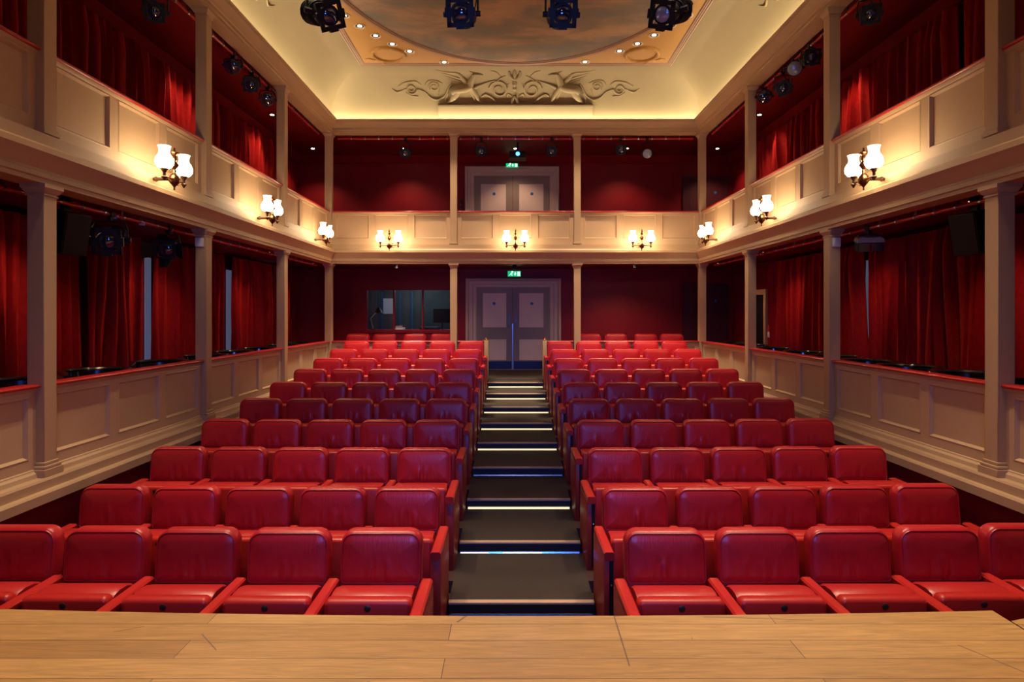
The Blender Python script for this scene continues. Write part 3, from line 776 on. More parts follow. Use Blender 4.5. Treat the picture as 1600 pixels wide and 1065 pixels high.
CR = [(3.2,4.95,'nearest the stage'),(4.98,7.95,'behind the hanging speaker'),(8.04,9.45,'beyond the window slit'),(9.5,10.95,'beside the wall notices')]
for y0, y1, w in CR: curtain(1, y0, y1, *LZ, f'red velvet curtain in the lower right gallery, {w}', 'lower right curtains', .09)
for sd, s_ in (('left', -1), ('right', 1)):
    for y0, y1, w in ((3.4,6.3,'first bay'),(6.33,9.0,'second bay'),(9.03,11.9,'third bay')):
        curtain(s_, y0, y1, *UZ, f'red velvet curtain in the upper {sd} gallery, {w} from the stage', f'upper {sd} curtains', .085, .16)
# windows seen between the curtains
for i, (s_, y0, y1, m_) in enumerate(((-1,7.74,7.86,'blue_lit_reveal'),(-1,9.95,10.12,'blue_lit_reveal'),(-1,11.56,11.8,'daylight_bright'),(1,8.12,8.28,'blue_lit_reveal'),(-1,6.38,6.48,'red_wall'))):
    if m_ == 'red_wall': continue
    mb = MB(); mb.box(*sorted((s_*(OW-.004), s_*(OW-.02))), y0, y1, GF+.35, zr(.72))
    struct(f'window_{i+1}', mb, m_)

# ------------------------------------------------------------------ stage lanterns, pipes, speakers
def pipe(p0, p1, label, r=.018, step=.26, m_='red_rail', hang=.05):
    t = thing('lighting_bar', label, 'pipe', p0)
    d = Vector(p1)-Vector(p0)
    MB().tube([(0,0,0), d], r, 10).build('tube', m_, t)
    n = int(d.length/step)
    for k in range(1, n):
        c = d*(k/n)
        mb = MB(); mb.box(c.x-.008, c.x+.008, c.y-.008, c.y+.008, c.z-.004, c.z+hang); mb.tube([c-d.normalized()*.012, c+d.normalized()*.012], r+.005, 10)
        mb.build('clip', 'steel', t)
    return t
pipe((-3.66, 3.0, zr(3.34)), (-3.66, 11.3, zr(3.34)), 'red painted lighting pipe under the upper left cornice', hang=.07)
pipe((3.66, 3.0, zr(3.34)), (3.66, 11.3, zr(3.34)), 'red painted lighting pipe under the upper right cornice', hang=.07)
pipe((-3.4, 11.64, zr(3.35)), (3.4, 11.64, zr(3.35)), 'red painted lighting pipe across the upper back gallery', hang=.07)
pipe((-3.70, 3.0, zr(.90)), (-3.70, 11.3, zr(.90)), 'red painted lighting pipe under the lower left gallery ceiling', hang=.08)
pipe((3.70, 3.0, zr(.90)), (3.70, 11.3, zr(.90)), 'red painted lighting pipe under the lower right gallery ceiling', hang=.08)
pipe((-3.44, 4.46, zr(2.66)), (3.44, 4.46, zr(2.66)), 'black lighting bar spanning the hall above the picture', .024, 8, 'black')

def lantern(loc, aim, barz, label, kind='profile', sc_=1.0, lens='lens_glass', roll=0):
    loc = Vector(loc); t = thing('stage_lantern', label, 'stage light', loc, 0, 'stage lanterns')
    dv = (Vector(aim)-loc).normalized()
    q = dv.to_track_quat('Z', 'Y').to_matrix().to_4x4() @ Matrix.Rotation(roll, 4, 'Z')    # local +z = beam
    T = q @ Matrix.Scale(sc_, 4)
    mb = MB()
    if kind == 'profile':
        mb.lathe([(.03,-.22),(.06,-.21),(.075,-.18),(.08,-.10),(.072,-.05),(.062,-.04),(.062,.06),(.07,.065),(.07,.10),(.066,.105)], T=T, n=16)
        for k in range(5): mb.lathe([(.082,-.19+.03*k),(.086,-.185+.03*k),(.086,-.18+.03*k),(.082,-.175+.03*k)], T=T, n=16)
        fr = .092
    elif kind == 'fresnel':
        mb.box(-.085, .085, -.085, .095, -.16, .05, T=T, bev=.02); mb.lathe([(.08,.05),(.085,.06),(.085,.09),(.08,.095)], T=T, n=18); fr = .095
    elif kind == 'flood':
        mb.box(-.13, .13, -.06, .06, -.10, .06, T=T, bev=.012); fr = .1
    else:
        mb.lathe([(.02,-.15),(.05,-.14),(.085,-.08),(.098,.0),(.10,.06),(.094,.065)], T=T, n=18); fr = .104
    body = mb.build('body', 'dark_metal', t)
    if kind == 'flood':
        mb = MB(); mb.rings([[T @ Vector((x, y, z)) for x, y in ((-.135,.045),(-.125,.085),(-.09,.105),(-.03,.098),(.03,.098),(.09,.105),(.125,.085),(.135,.045))] for z in (-.1, .07)]); mb.build('top_hood', 'gel_scoop', body)
        for sx in (-1, 1):
            mb = MB(); mb.rings([[T @ Vector((sx*.06+.055*x, -.01+.045*y, z)) for x, y in ((-1,-1),(1,-1),(1,1),(-1,1))] for z in (.058, .064)]); mb.build('glass_front', 'lens_glass', body)
    z1 = {'flood': .05, 'profile': .105, 'fresnel': .095, 'can': .07}[kind]; rl = {'flood': .02, 'profile': .056, 'fresnel': .072, 'can': .088}[kind]
    MB().lathe([(rl,z1-.012),(rl,z1-.004),(rl*.75,z1+.008),(rl*.4,z1+.014),(.004,z1+.016)], T=T, n=18).build('lens', lens, body)
    if kind in ('profile', 'fresnel'):
        mb = MB()
        for a, b, c, d in ((-fr,fr,-fr,-rl-.006),(-fr,fr,rl+.006,fr),(-fr,-rl-.006,-fr,fr),(rl+.006,fr,-fr,fr)):
            mb.box(a, b, c, d, z1+.004, z1+.016, T=T)
        for k in range(4):
            R = Matrix.Rotation(k*PI/2, 4, 'Z'); mb.box(-.03, .03, fr-.004, fr+.012, z1-.01, z1+.02, T=T @ R)
        mb.build('gel_frame', 'black', body)
    if kind == 'fresnel':
        for k in range(4):
            R = Matrix.Rotation(k*PI/2, 4, 'Z') @ Matrix.Translation((0, fr, z1+.016)) @ Matrix.Rotation(math.radians(-38), 4, 'X')
            mb = MB(); P = [(-.06,0),(.06,0),(.085,.15),(-.085,.15)] if k % 2 else [(-.06,0),(.06,0),(.04,.12),(-.04,.12)]
            mb.rings([[T @ R @ Vector((x, dz, y)) for x, y in P] for dz in (0, .004)])
            mb.build('barn_door', 'dark_metal', body)
    # yoke from the bar
    hx = q @ Vector((1,0,0)); hx.z = 0; hx = hx.normalized() if hx.length > .1 else Vector((1,0,0))
    top = barz - loc.z - .06; w = .11*sc_
    mb = MB(); mb.tube([-hx*w, -hx*w+Vector((0,0,top*.55)), -hx*w*.85+Vector((0,0,top*.93)), Vector((0,0,top)), hx*w*.85+Vector((0,0,top*.93)), hx*w+Vector((0,0,top*.55)), hx*w], .008, 6)
    for sg in (-1, 1): mb.tube([hx*w*sg*.75, hx*w*sg*1.18], .02*sc_, 8)
    mb.build('yoke', 'black', t)
    mb = MB(); mb.box(-.018, .018, -.018, .018, top, top+.045); mb.tube([(-.03,0,top+.06),(.03,0,top+.06)], .028, 10); mb.build('clamp', 'dark_metal', t)
    back = q @ Vector((0,0,-.2*sc_))
    mb = MB(); mb.tube(spline([tuple(back), tuple(back*1.2+Vector((.06,0,.04))), tuple(Vector((.10,.06,top*.5))), (.03,.05,top+.04)]), .005, 5); mb.build('cable', 'black', t)
    return t
A0 = (0, .6, HS)
BZ = zr(2.66)
def bar_lamp(px, py, aim, label, **k):
    p = at(px, py, 4.46); return lantern(p, aim, BZ, label, **k)
bar_lamp(505, 22, (1.9, 1.2, 2.2), 'black stage lantern hanging over the hall, leftmost on the front bar, turned right', sc_=1.05, roll=.5)
bar_lamp(722, 22, (-.6, .2, 2.6), 'black stage lantern hanging over the hall, second from left on the front bar', sc_=1.05)
bar_lamp(877, 23, (.5, .2, 2.6), 'black stage lantern hanging over the hall, second from right on the front bar', sc_=1.05)
bar_lamp(1046, 20, (-1.8, 1.5, 2.3), 'black stage lantern hanging over the hall, rightmost on the front bar, turned left', sc_=1.05, lens='silver_lens', roll=-.4)
UB = zr(3.34)
def side_lamp(px, py, s_, aim, label, kind='profile', xw=3.66, bz=UB, **k):
    d = F*(s_*xw - CX)/(px-800); p = at(px, py, d); return lantern(p, aim, bz, label, kind, **k)
side_lamp(243, 18, -1, (-1.0, 0.4, 2.2), 'black stage lantern in the upper left gallery, above the first wall light')
side_lamp(1358, 22, 1, (1.5, 0.4, 2.2), 'black stage lantern in the upper right gallery, above the first wall light')
side_lamp(364, 103, -1, (-2.8, 4, 3.2), 'black stage lantern on upper left pipe, nearest of the bunched three', 'can')
side_lamp(393, 132, -1, (-1.5, .6, 2.2), 'black stage lantern on upper left pipe, middle of the bunched three')
side_lamp(418, 155, -1, (-2.0, 4, 2.2), 'black stage lantern on upper left pipe, furthest of the bunched three', 'can')
side_lamp(1266, 90, 1, (2.2, .6, 3.0), 'black stage lantern on upper right pipe, first of four, beside the column')
side_lamp(1241, 107, 1, (1.0, .6, 2.6), 'black round stage lantern with pale lens on upper right pipe', 'can', lens='silver_lens')
side_lamp(1223, 137, 1, (1.5, .6, 2.2), 'black stage lantern on upper right pipe, third of four', roll=.3)
side_lamp(1194, 151, 1, (1.8, .6, 2.6), 'black stage lantern on upper right pipe, last of four above the downlight', 'can')
def back_lamp(px, py, aim, label, kind='profile', **k): return lantern(at(px, py, 11.64), aim, zr(3.35), label, kind, sc_=.95, **k)
back_lamp(634, 239, (-.9, 0.6, 1.6), 'black stage lantern in the back gallery, left of the projector, by the left downlight')
back_lamp(752, 236, (-.4, .6, 1.6), 'black stage lantern in the back gallery just left of the projector')
back_lamp(862, 236, (.4, .6, 1.6), 'black stage lantern in the back gallery just right of the projector')
back_lamp(970, 234, (.9, .6, 1.6), 'black stage lantern in the right back gallery, beside the downlight')
back_lamp(1011, 240, (1.0, .6, 2.2), 'black round stage lantern with pale lens in the right back gallery', 'can', lens='silver_lens')
side_lamp(172, 374, -1, (-1.8, .8, 1.5), 'stage lantern with large lens under the lower left gallery ceiling', 'profile', 3.70, zr(.90), sc_=1.25)
side_lamp(263, 388, -1, (-2.2, .8, 1.5), 'stage lantern with open barn doors under the lower left gallery ceiling', 'fresnel', 3.70, zr(.90))
side_lamp(1358, 384, 1, (2.0, .8, 1.4), 'flood lamp with grey top under the lower right gallery ceiling', 'flood', 3.70, zr(.90), sc_=.95)
# speakers
for sd, s_, px in (('left', -1, 108), ('right', 1, 1518)):
    d = F*(s_*3.74-CX)/(px-800); p = at(px, 364, d)
    t = thing('hanging_speaker', f'black box speaker hung in the lower {sd} gallery beside the nearest column', 'speaker', p, s_*-1.25)
    T = Matrix.Rotation(math.radians(12), 4, 'X')
    MB().box(-.11, .11, -.09, .08, -.175, .175, T=T, bev=.012).build('cabinet', 'dark_metal', t)
    MB().box(-.10, .10, -.098, -.09, -.163, .163, T=T).build('grille', 'black', t)
    MB().box(-.03, .03, .02, .06, .13, GL-p.z).build('bracket', 'black', t)
# projector with the blue lens
p = at(809, 241, 12.0)
t = thing('projector', 'dark projector with bright blue lens hanging in the back gallery', 'projector', p)
MB().box(-.17, .17, .0, .36, -.055, .07, bev=.015).build('case', 'dark_metal', t)
MB().lathe([(.046,0),(.052,.005),(.052,.04),(.044,.045)], T=Matrix.Rotation(PI/2, 4, 'X'), n=16).build('lens_barrel', 'black', t)
MB().lathe([(.040,.041),(.040,.047),(.015,.053)], T=Matrix.Rotation(PI/2, 4, 'X'), n=16).build('lens', 'blue_lens', t)
MB().box(-.02, .02, .16, .20, .07, GZ-p.z).build('mount', 'black', t)

# ------------------------------------------------------------------ doors, signs
def double_door(idx, pxl, pxr, pyt, zbot, axl, axr, ayt, stick_y, panels, name_):
    y = OB
    xl, xr, zt = at(pxl, 0, y).x, at(pxr, 0, y).x, at(0, pyt, y).z
    al, ar, azt = at(axl, 0, y).x, at(axr, 0, y).x, at(0, ayt, y).z
    t = thing(f'door_{idx}', f'pair of cream panelled doors, {name_}', 'door', ((xl+xr)/2, y, zbot)); t['kind'] = 'structure'
    O = Vector(t.location)
    def bx(mb, x0, x1, y0, y1, z0, z1, **k): mb.box(x0-O.x, x1-O.x, y0-O.y, y1-O.y, z0-O.z, z1-O.z, **k)
    mb = MB()
    wl, wr, wt = xl-al, ar-xr, azt-zt
    pr = [(0,-.002),(0,-.085),(.10,-.095),(.22,-.085),(.30,-.055),(.62,-.055),(.68,-.040),(.92,-.040),(1,-.030),(1,-.002)]
    mb.rings([[(al+wl*e-O.x, dp, 0) for e, dp in pr], [(al+wl*e-O.x, dp, azt-wt*e-O.z) for e, dp in pr], [(ar-wr*e-O.x, dp, azt-wt*e-O.z) for e, dp in pr], [(ar-wr*e-O.x, dp, 0) for e, dp in pr]])
    mb.build('architrave', 'door_paint', t, ang=20)
    xm = at(801, 0, y).x
    for a, b, s_ in ((xl, xm-.004, -1), (xm+.004, xr, 1)):
        mb = MB(); bx(mb, a, b, y-.016, y-.001, zbot+.01, zt)
        w = b-a; sw = w*.13
        rails = []
        zs = [(at(0, q0, y).z, at(0, q1, y).z) for q0, q1 in panels]
        bx(mb, a, a+sw*1.2, y-.03, y-.016, zbot+.01, zt); bx(mb, b-sw*1.2, b, y-.03, y-.016, zbot+.01, zt)
        zc = zt
        for z1, z0 in zs:
            z0 = max(z0, zbot+.2)
            bx(mb, a+sw*1.2, b-sw*1.2, y-.03, y-.016, z1, zc); zc = z0
        bx(mb, a+sw*1.2, b-sw*1.2, y-.03, y-.016, zbot+.01, zc)
        lf = mb.build('door_leaf', 'door_stile_paint', t, ang=20)
        for z1, z0 in zs:
            mb = MB(); bx(mb, a+sw*1.2+.012, b-sw*1.2-.012, y-.021, y-.0165, max(z0, zbot+.2)+.012, z1-.012); mb.build('panel', 'door_panel_paint', lf)
        mb = MB(); bx(mb, a+.02, b-.02, y-.034, y-.03, zbot+.03, zbot+.2); mb.build('kick_plate', 'kick_plate', lf)
        xx = xm + s_*.075
        mb = MB(); bx(mb, xx-.024, xx+.024, y-.036, y-.03, at(0, 510, y).z if idx == 1 else zbot+.78, at(0, 491, y).z if idx == 1 else zbot+1.05)
        mb.build('push_plate', 'bronze', lf)
        sx = at(772 if s_ < 0 else 831, 0, y).x
        MB().lathe([(.034,.022),(.034,.025),(.02,.026)], c=(0,0,0), T=Matrix.Translation((sx-O.x, 0, at(0, stick_y, y).z-O.z)) @ Matrix.Rotation(PI/2, 4, 'X'), n=20).build('round_sign', 'blue_sign', lf)
    mb = MB(); bx(mb, xm-.008, xm+.010, y-.037, y-.030, zbot+.02, zbot+1.02); mb.build('edge_strip', 'steel' if idx == 1 else 'door_paint', t)
    return t
double_door(1, 745, 859, 449, GF, 728, 876, 435, 474, [(457, 512), (529, 563)], 'lower back wall at the top of the aisle')
double_door(2, 741, 859, 275, zr(1.05), 727, 873, 261, 303, [(287, 345), (360, 390)], 'upper back gallery under the projector')
# plain dark red doors in the corners
def plain_door(idx, x0, x1, z0, z1, stick, label):
    t = thing(f'door_{idx}', label, 'door', ((x0+x1)/2, OB, z0)); t['kind'] = 'structure'
    w = (x1-x0)/2; h = z1-z0
    mb = MB(); mb.box(-w, w, -.02, -.001, 0, h); mb.box(-w-.06, -w, -.035, -.001, 0, h+.06); mb.box(w, w+.06, -.035, -.001, 0, h+.06); mb.box(-w, w, -.035, -.001, h, h+.06)
    mb.build('leaf', 'dark_red_door', t)
    MB().box(-w+.1, w-.1, -.026, -.0195, h*.5, h-.1).build('panel', 'dark_red_door', t)
    if stick:
        q = at(*stick, OB); MB().lathe([(.03,.026),(.03,.030),(.02,.031)], T=Matrix.Translation((q.x-t.location.x, 0, q.z-z0)) @ Matrix.Rotation(PI/2, 4, 'X'), n=18).build('round_sign', 'blue_sign', t)
plain_door(3, 3.72, 4.6, GF, zr(.60), (1118, 470), 'dark red door in the far right lower corner')
plain_door(4, 3.72, 4.6, zr(1.05), zr(2.95), (1117, 301), 'dark red door in the far right upper corner')
# door frame on the right side wall
t = thing('door_5', 'cream door frame on the right gallery wall', 'door', (OW, 11.85, GF)); t['kind'] = 'structure'
mb = MB(); mb.box(-.05, -.001, -.42, -.32, 0, 1.6); mb.box(-.05, -.001, .32, .42, 0, 1.6); mb.box(-.05, -.001, -.42, .42, 1.6, 1.7); mb.build('frame', 'cream_paint', t)
MB().box(-.02, -.001, -.32, .32, 0, 1.6).build('leaf', 'black', t)
# exit signs
def exit_sign(px, py, d, w, h, label):
    p = at(px, py, d); t = thing('exit_sign', label, 'sign', p, 0, 'exit signs')
    MB().box(-w/2, w/2, 0, .03, -h/2, h/2, bev=.004).build('green_box', 'exit_green', t)
    def T2(mb, P): mb.rings([[(x*w, y, z*h) for x, z in P] for y in (-.004, .001)])
    mb = MB()     # running figure
    T2(mb, [(-.27,.08),(-.20,.20),(-.14,.14),(-.20,-.06),(-.13,-.20),(-.17,-.36),(-.21,-.34),(-.19,-.20),(-.27,-.08),(-.32,-.28),(-.42,-.30),(-.41,-.22),(-.35,-.20),(-.31,-.02)])
    mb.lathe([(.022,0),(.022,.004)], T=Matrix.Translation((-.15*w, 0, .30*h)) @ Matrix.Rotation(PI/2, 4, 'X'), n=10)
    mb.build('running_figure', 'exit_white', t)
    mb = MB(); T2(mb, [(.04,-.02),(.09,.02),(.09,-.02),(.09,.34),(.03,.34),(.03,-.02),(-.03,-.02),(.06,-.36),(.15,-.02)][3:] ); mb.build('arrow', 'exit_white', t)
    mb = MB(); T2(mb, [(.24,-.36),(.24,.36),(.44,.36),(.44,-.36)]); T2(mb, [(.20,-.40),(.48,-.40),(.48,-.36),(.20,-.36)]); mb.build('doorway', 'exit_white', t)
    MB().box(-.012, .012, .01, .03, h/2, .20).build('hanger', 'black', t)
exit_sign(803.5, 427.5, 12.6, .27, .115, 'green lit exit sign above the lower back doors')
exit_sign(800, 258, 13.18, .26, .085, 'green lit exit sign above the upper back doors')
# small sensors
def small_box(px, py, d, w, dp, h, name, label, cat, m_):
    p = at(px, py, d); p.z = GL-h/2; t = tag(MB().box(-w/2, w/2, -dp, 0, -h/2, h/2, bev=min(w, h, dp)*.15).build(name, m_, loc=p), label, cat); return t
small_box(804, 414.9, 12.3, .08, .10, .09, 'camera_sensor', 'small black sensor above the lower exit sign', 'sensor', 'black')
small_box(619, 415.2, 11.9, .07, .08, .10, 'camera_sensor', 'small black sensor under the back ceiling over the booth window', 'sensor', 'black')
small_box(992, 414.9, 11.9, .07, .08, .09, 'camera_sensor', 'small black sensor under the back ceiling, right of the door', 'sensor', 'black')
for sd, s_, in (('left', -1), ('right', 1)):
    tag(MB().box(-.045, .045, -.03, 0, -.05, .05, bev=.006).build('wall_sensor', 'white_paint', loc=(s_*3.52, 6.80-CW/2-.001, zr(.79))), f'small white box sensor at the top of the second lower {sd} column', 'sensor')
t = thing('smoke_detector', 'round red smoke detector on the lower right gallery ceiling', 'detector', (3.98, 6.3, GL))
MB().lathe([(.05,0),(.052,-.012),(.04,-.022)], n=18).build('plate', 'red_wall', t); MB().lathe([(.04,-.021),(.036,-.045),(.02,-.05)], n=18).build('sensor_head', 'red_rail', t)
for i, (px, py) in enumerate(((180, 335), (222, 349))):
    d = F*(-3.70-CX)/(px-800); p = at(px, py, d); p.z = zr(.90)-.02
    tag(MB().box(-.03, .03, -.002, 0, -.012, .022, T=Matrix.Rotation(.1, 4, 'Y')).build('paper_tag', 'paper', loc=p), 'white paper tag on the lower left pipe, ' + ('nearer the speaker' if i == 0 else 'nearer the barn door lamp'), 'tag')
# notices and extinguishers on the right wall
xw = OW-.004
def wall_notice(y, z0, z1, w, m_, name, label, cat):
    return tag(MB().box(-.012, 0, -w/2, w/2, 0, z1-z0).build(name, m_, loc=(xw, y, z0)), label, cat)
wall_notice(11.12, zr(.16), zr(.42), .20, 'cream_paper', 'notice', 'cream paper notice on the right gallery wall', 'notice')
wall_notice(11.12, zr(-.06), zr(.12), .14, 'blue_sign', 'wall_sign', 'small blue sign under the cream notice on the right gallery wall', 'sign')
def extinguisher(loc, m_, label, cat='fire extinguisher', k=1.0, band='paper'):
    t = thing('fire_extinguisher', label, cat, loc)
    MB().lathe([(.05*k,0),(.055*k,.01*k),(.055*k,.28*k),(.045*k,.33*k),(.018*k,.36*k),(.016*k,.39*k)], n=16).build('cylinder', m_, t)
    MB().lathe([(.0555*k,.12*k),(.0560*k,.121*k),(.0560*k,.22*k),(.0555*k,.221*k)], n=16, cap=False).build('paper_band', band, t)
    mb = MB(); mb.box(-.012*k, .012*k, -.07*k, .03*k, .39*k, .42*k); mb.tube(spline([(0,.03*k,.40*k),(.07*k,.02*k,.36*k),(.075*k,0,.2*k),(.065*k,0,.08*k)]), .007*k, 6); mb.build('valve', 'black', t)
extinguisher((OW-.075, 11.14, zr(-.55)), 'extinguisher_red', 'red fire extinguisher under the notices on the right gallery wall')
extinguisher(tuple(at(720, 326, OB-.028)), 'kick_plate', 'small dark canister left of the upper back doors', 'canister', .5, 'shelf_red')

# ------------------------------------------------------------------ control booth
BD = 15.2
mb = MB()
mb.box(-4.1, -.9, BD, BD+.05, GF, zr(.95))
struct('wall_left.002', MB().box(-4.15, -4.1, OB+.1, BD, GF, zr(.95)), 'booth_wall')
struct('wall_right.002', MB().box(-.9, -.85, OB+.1, BD, GF, zr(.95)), 'booth_wall')
struct('ceiling.004', MB().box(-4.1, -.9, OB+.1, BD, zr(.95), zr(1.0)), 'booth_wall')
struct('floor.003', MB().box(-4.1, -.9, OB+.1, BD, GF-.05, GF), 'booth_wall')
struct('wall_back.001', mb, 'booth_wall')
t = thing('window_5', 'control booth window with three panes in a red frame', 'window', ((wx0+wx1)/2, OB, wz0)); t['kind'] = 'structure'
hw = (wx1-wx0)/2; hh = wz1-wz0
mb = MB(); mb.box(-hw-.06, hw+.06, -.025, 0, hh, hh+.06); mb.box(-hw-.06, hw+.06, -.03, 0, -.06, 0); mb.box(-hw-.06, -hw, -.025, 0, 0, hh); mb.box(hw, hw+.06, -.025, 0, 0, hh)
for px in (615.5, 660.5):
    x = at(px, 0, OB).x - t.location.x; mb.box(x-.018, x+.018, -.02, .08, 0, hh)
mb.box(-hw, hw, 0, .02, 0, .012)
mb.build('window_frame', 'red_wall', t)
g = bpy.data.materials.new('clear_glass'); g.use_nodes = True; nt = g.node_tree; nt.nodes.clear()
out = nt.nodes.new('ShaderNodeOutputMaterial'); tr = nt.nodes.new('ShaderNodeBsdfTransparent'); gl = nt.nodes.new('ShaderNodeBsdfGlossy'); gl.inputs['Roughness'].default_value = .02
fr = nt.nodes.new('ShaderNodeFresnel'); fr.inputs['IOR'].default_value = 1.45; ms = nt.nodes.new('ShaderNodeMixShader')
nt.links.new(fr.outputs[0], ms.inputs[0]); nt.links.new(tr.outputs[0], ms.inputs[1]); nt.links.new(gl.outputs[0], ms.inputs[2]); nt.links.new(ms.outputs[0], out.inputs[0]); M['clear_glass'] = g
for a, b in ((573.5, 614.5), (617, 659), (662, 702)):
    x0, x1 = at(a, 0, OB).x - t.location.x, at(b, 0, OB).x - t.location.x
    MB().box(x0, x1, .04, .045, .012, hh).build('glass_pane', 'clear_glass', t)
# things in the booth
dk = thing('booth_desk', 'pale desk behind the control booth window', 'desk', (-2.45, 13.75, GF))
dz = wz0-GF-.005
MB().box(-1.25, 1.2, -.28, .3, dz-.03, dz).build('desk_top', 'paper', dk)
for sx in (-1.2, 1.15): MB().box(sx-.03, sx+.03, -.2, .25, 0, dz-.03).build('leg', 'black', dk)
def wall_sheet(pxa, pya, pxb, pyb, m_, name, label, cat):
    a, b = at(pxa, pyb, BD), at(pxb, pya, BD)
    tag(MB().box(0, b.x-a.x, -.012, 0, 0, b.z-a.z).build(name, m_, loc=a), label, cat)
wall_sheet(599, 466, 615, 490, 'white_paint', 'notice_board', 'white printed sheet on the booth back wall', 'notice')
wall_sheet(600, 453, 616, 460, 'booth_wall', 'picture', 'grey framed sheet above the white one in the booth', 'picture')
for i, px in enumerate((597, 625, 644)):
    a = at(px, 515, BD); tag(MB().box(-.012, .012, -.01, 0, 0, .95).build('blue_strip', 'blue_sign', loc=a), f'thin blue upright strip on the booth back wall, {ORD[i+1]} from left', 'strip')
def booth_lamp(px, py, label):
    p = at(px, 514, 13.62); p.z = wz0
    t = thing('desk_lamp', label, 'desk lamp', p)
    MB().lathe([(.07,0),(.07,.015),(.02,.025)], n=14).build('base', 'black', t)
    MB().tube([(0,0,.02),(-.06,.02,.25),(.10,.02,.44)], .012, 6).build('arm', 'steel', t)
    MB().lathe([(.02,.06),(.05,.03),(.1,-.06)], c=(.12,.02,.44), n=14).build('lamp_shade', 'black', t)
booth_lamp(583, 470, 'dark angled desk lamp at the left of the control booth')
t = thing('mixing_console', 'grey sound console on the booth desk, right pane', 'console', (at(672,514,13.7).x, 13.7, wz0))
MB().box(-.22, .22, -.15, .15, 0, .06, bev=.008).build('console_body', 'dark_metal', t); MB().box(-.2, .2, -.12, .12, .06, .066).build('fader_panel', 'steel', t)
t = thing('monitor', 'dark computer monitor at the right of the booth window', 'monitor', (at(691,514,13.85).x, 13.85, wz0))
MB().box(-.02, .02, -.02, .02, 0, .18).build('stand', 'black', t); MB().box(-.2, .2, -.03, .01, .15, .47, bev=.008).build('screen', 'black', t)
t = thing('paper_pile', 'white paper pile on the booth desk, middle pane', 'papers', (at(624,514,13.65).x, 13.65, wz0)); MB().box(-.11, .11, -.12, .12, 0, .05).build('sheets', 'paper', t)
t = thing('wooden_box', 'small tan wooden box on the papers in the booth', 'box', (at(623,511,13.65).x, 13.65, wz0+.05)); MB().box(-.08, .08, -.04, .04, 0, .04, bev=.004).build('box_body', 'nosing_wood', t)
light('POINT', 'booth_lamp', (-2.3, 14.3, zr(.75)), 14, (.75, .9, 1.0), shadow_soft_size=.15)

# ------------------------------------------------------------------ captain's chairs in the lower galleries
def tub_chair(loc, rz, label, group):
    t = thing('captain_chair', label, 'chair', loc, rz, group)
    H = .70; R = .265
    arc = [math.radians(a) for a in range(-30, 211, 10)]     # opens toward local -y
    pts = [(R*math.cos(a), .9*R*math.sin(a), H - .025*max(0, -math.sin(a))) for a in arc]
    pts = [(pts[0][0]*.95, pts[0][1]-.12, H-.03)] + pts + [(pts[-1][0]*.95, pts[-1][1]-.12, H-.03)]
    mb = MB(); mb.tube(pts, [.02]+[.034]*(len(pts)-2)+[.02], 8, flat=.6); mb.build('arm_rail', 'dark_wood', t)
    mb = MB()
    bp = [math.radians(a) for a in range(20, 161, 10)]
    ring = []
    mb.rings([[(R*k*math.cos(a), .9*R*k*math.sin(a), z) for a in bp] for k, z in ((1.0, H-.10), (1.06, H+.008), (1.03, H+.02), (.98, H+.014), (.95, H-.10), (1.0, H-.10))], closed=False, cap0=False, cap1=False)
    mb.build('top_rail', 'dark_wood', t)
    MB().lathe([(.02,.43),(.21,.43),(.225,.445),(.22,.46),(.12,.452),(.01,.45)], n=24).build('seat', 'dark_wood', t)
    for a in (0, 30, 60, 90, 120, 150, 180):
        q = math.radians(a); MB().tube([(.2*math.cos(q), .18*math.sin(q), .45), (R*math.cos(q), .9*R*math.sin(q), H-.01)], .009, 6).build('spindle', 'dark_wood', t)
    for sx in (-1, 1):
        for sy in (-1, 1): MB().tube([(sx*.14, sy*.13, .44), (sx*.19, sy*.18, 0)], [.016, .012], 6).build('leg', 'dark_wood', t)
    return t
CH = {-1: [3.95,4.85,5.75,6.75,7.70,8.52,9.40,10.35,11.10], 1: [3.95,4.75,5.45,6.15,6.85,7.60,8.45,9.40,10.35,11.10]}
proto = None
for s_, sd in ((-1, 'left'), (1, 'right')):
    for i, y in enumerate(CH[s_]):
        lab = f'dark wooden captain chair behind the lower {sd} rail, {ORD[i+1]} from the stage'; grp = f'captain chairs, lower {sd} gallery'
        loc = (s_*(3.98+.05*math.sin(y*7)), y, GF); rz = s_*(-.5+.3*math.sin(y*5))
        if proto is None:
            proto = tub_chair(loc, rz, lab, grp)
            for o in [proto] + [c for c in bpy.data.objects if c.parent == proto]: KIDS[o.name] = [c for c in bpy.data.objects if c.parent == o]
        else: dup(proto, loc, rz, lab, grp)

# ------------------------------------------------------------------ lights
WARM = (1.0, .74, .42)
def area(name, loc, target, sx, sy, e, c):
    o = light('AREA', name, loc, e, c, target); o.data.shape = 'RECTANGLE'; o.data.size = sx; o.data.size_y = sy; return o
L_ = DF-YB
for s_ in (-1, 1):
    o = light('AREA', 'cove_strip', (s_*(WF-.075), (DF+YB)/2, zr(3.59)), 118, (1, .87, .66)); o.data.shape = 'RECTANGLE'; o.data.size = .05; o.data.size_y = L_-.3
    o.rotation_euler = (0, PI - s_*.25, 0)
o = light('AREA', 'cove_strip', (0, DF-.075, zr(3.59)), 64, (1, .87, .66)); o.data.shape = 'RECTANGLE'; o.data.size = 6.9; o.data.size_y = .05
o.rotation_euler = (PI-.25, 0, 0)
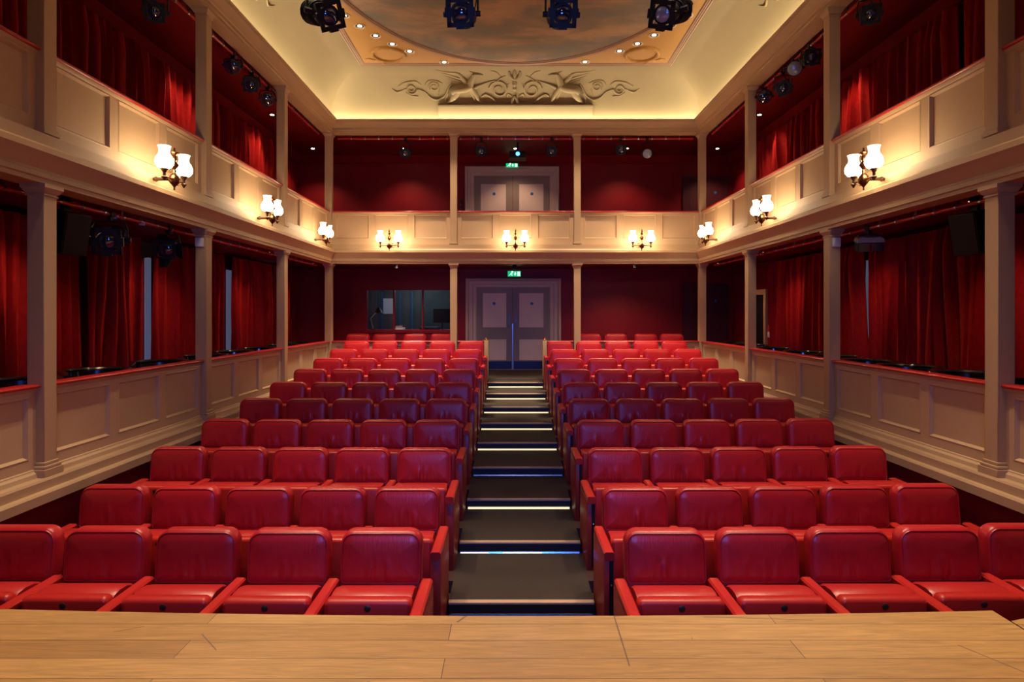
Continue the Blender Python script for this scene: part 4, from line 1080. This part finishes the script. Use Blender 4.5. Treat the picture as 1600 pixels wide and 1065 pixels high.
# front ceiling downlights (mirror of the visible ones), over the first rows
for x, y in ((-2.35,3.9),(-2.2,5.0),(-1.6,4.4),(-.9,3.8),(2.35,3.9),(2.2,5.0),(1.6,4.4),(.9,3.8)):
    light('SPOT', 'ceiling_lamp', (x, y, HC-.03), 430, (1, .74, .50), (x*.95, y-.55, 0), spot_size=math.radians(50), spot_blend=.7, shadow_soft_size=.04)
for x in (-1.6, 1.6):
    light('SPOT', 'stage_spot', (x, .9, zr(3.6)), 380, (1.0, .76, .50), (x*.9, 1.0, HS), spot_size=math.radians(60), spot_blend=.8, shadow_soft_size=.1)
light('SPOT', 'stage_wash', (0, -1.0, zr(2.4)), 24, (1.0, .76, .82), (0, 8, zr(.3)), spot_size=math.radians(110), spot_blend=.5, shadow_soft_size=.2)
area('blue_screen_fill', (0, -1.1, zr(.45)), (0, 6.6, zr(-1.0)), 1.1, .8, 32, (.06, .20, 1.0)).data.spread = math.radians(84)  # unseen area lamp standing in for a blue-lit screen behind the camera
light('SPOT', 'projector_beam', tuple(at(809, 241, 12.0)+Vector((0,-.1,0))), 30, (.3, .55, 1), (0, 0, 2.2), spot_size=math.radians(40), spot_blend=.4, shadow_soft_size=.03)
w = bpy.data.worlds.new('World'); sc.world = w; w.use_nodes = True
w.node_tree.nodes['Background'].inputs['Color'].default_value = (.55, .45, .6, 1); w.node_tree.nodes['Background'].inputs['Strength'].default_value = .008

# ------------------------------------------------------------------ camera
cam = bpy.data.cameras.new('camera'); co = bpy.data.objects.new('camera', cam); COL.objects.link(co)
co.location = (CX, 0, CZ); co.rotation_euler = (PI/2, 0, 0)
cam.sensor_fit = 'HORIZONTAL'; cam.sensor_width = 36; cam.lens = F/1600*36; cam.shift_y = -42.5/1600; cam.clip_start = .05
sc.camera = co

# ------------------------------------------------------------------ to metres
SM = Matrix.Scale(S, 4)
for me in {o.data for o in bpy.data.objects if o.type == 'MESH'}: me.transform(SM)
for o in bpy.data.objects:
    o.location = Vector(o.location)*S
for l in bpy.data.lights:
    l.energy *= S*S
    if l.type == 'AREA': l.size *= S; l.size_y *= S
    else: l.shadow_soft_size *= S

v = sc.view_settings
sc.display_settings.display_device = 'sRGB'
v.view_transform = 'Standard'; v.look = 'None'; v.exposure = 0.0; v.gamma = 1.0; v.use_curve_mapping = False
sc.cycles.max_bounces = 8; sc.cycles.diffuse_bounces = 4; sc.cycles.use_denoising = True
sc.cycles.sample_clamp_indirect = 6
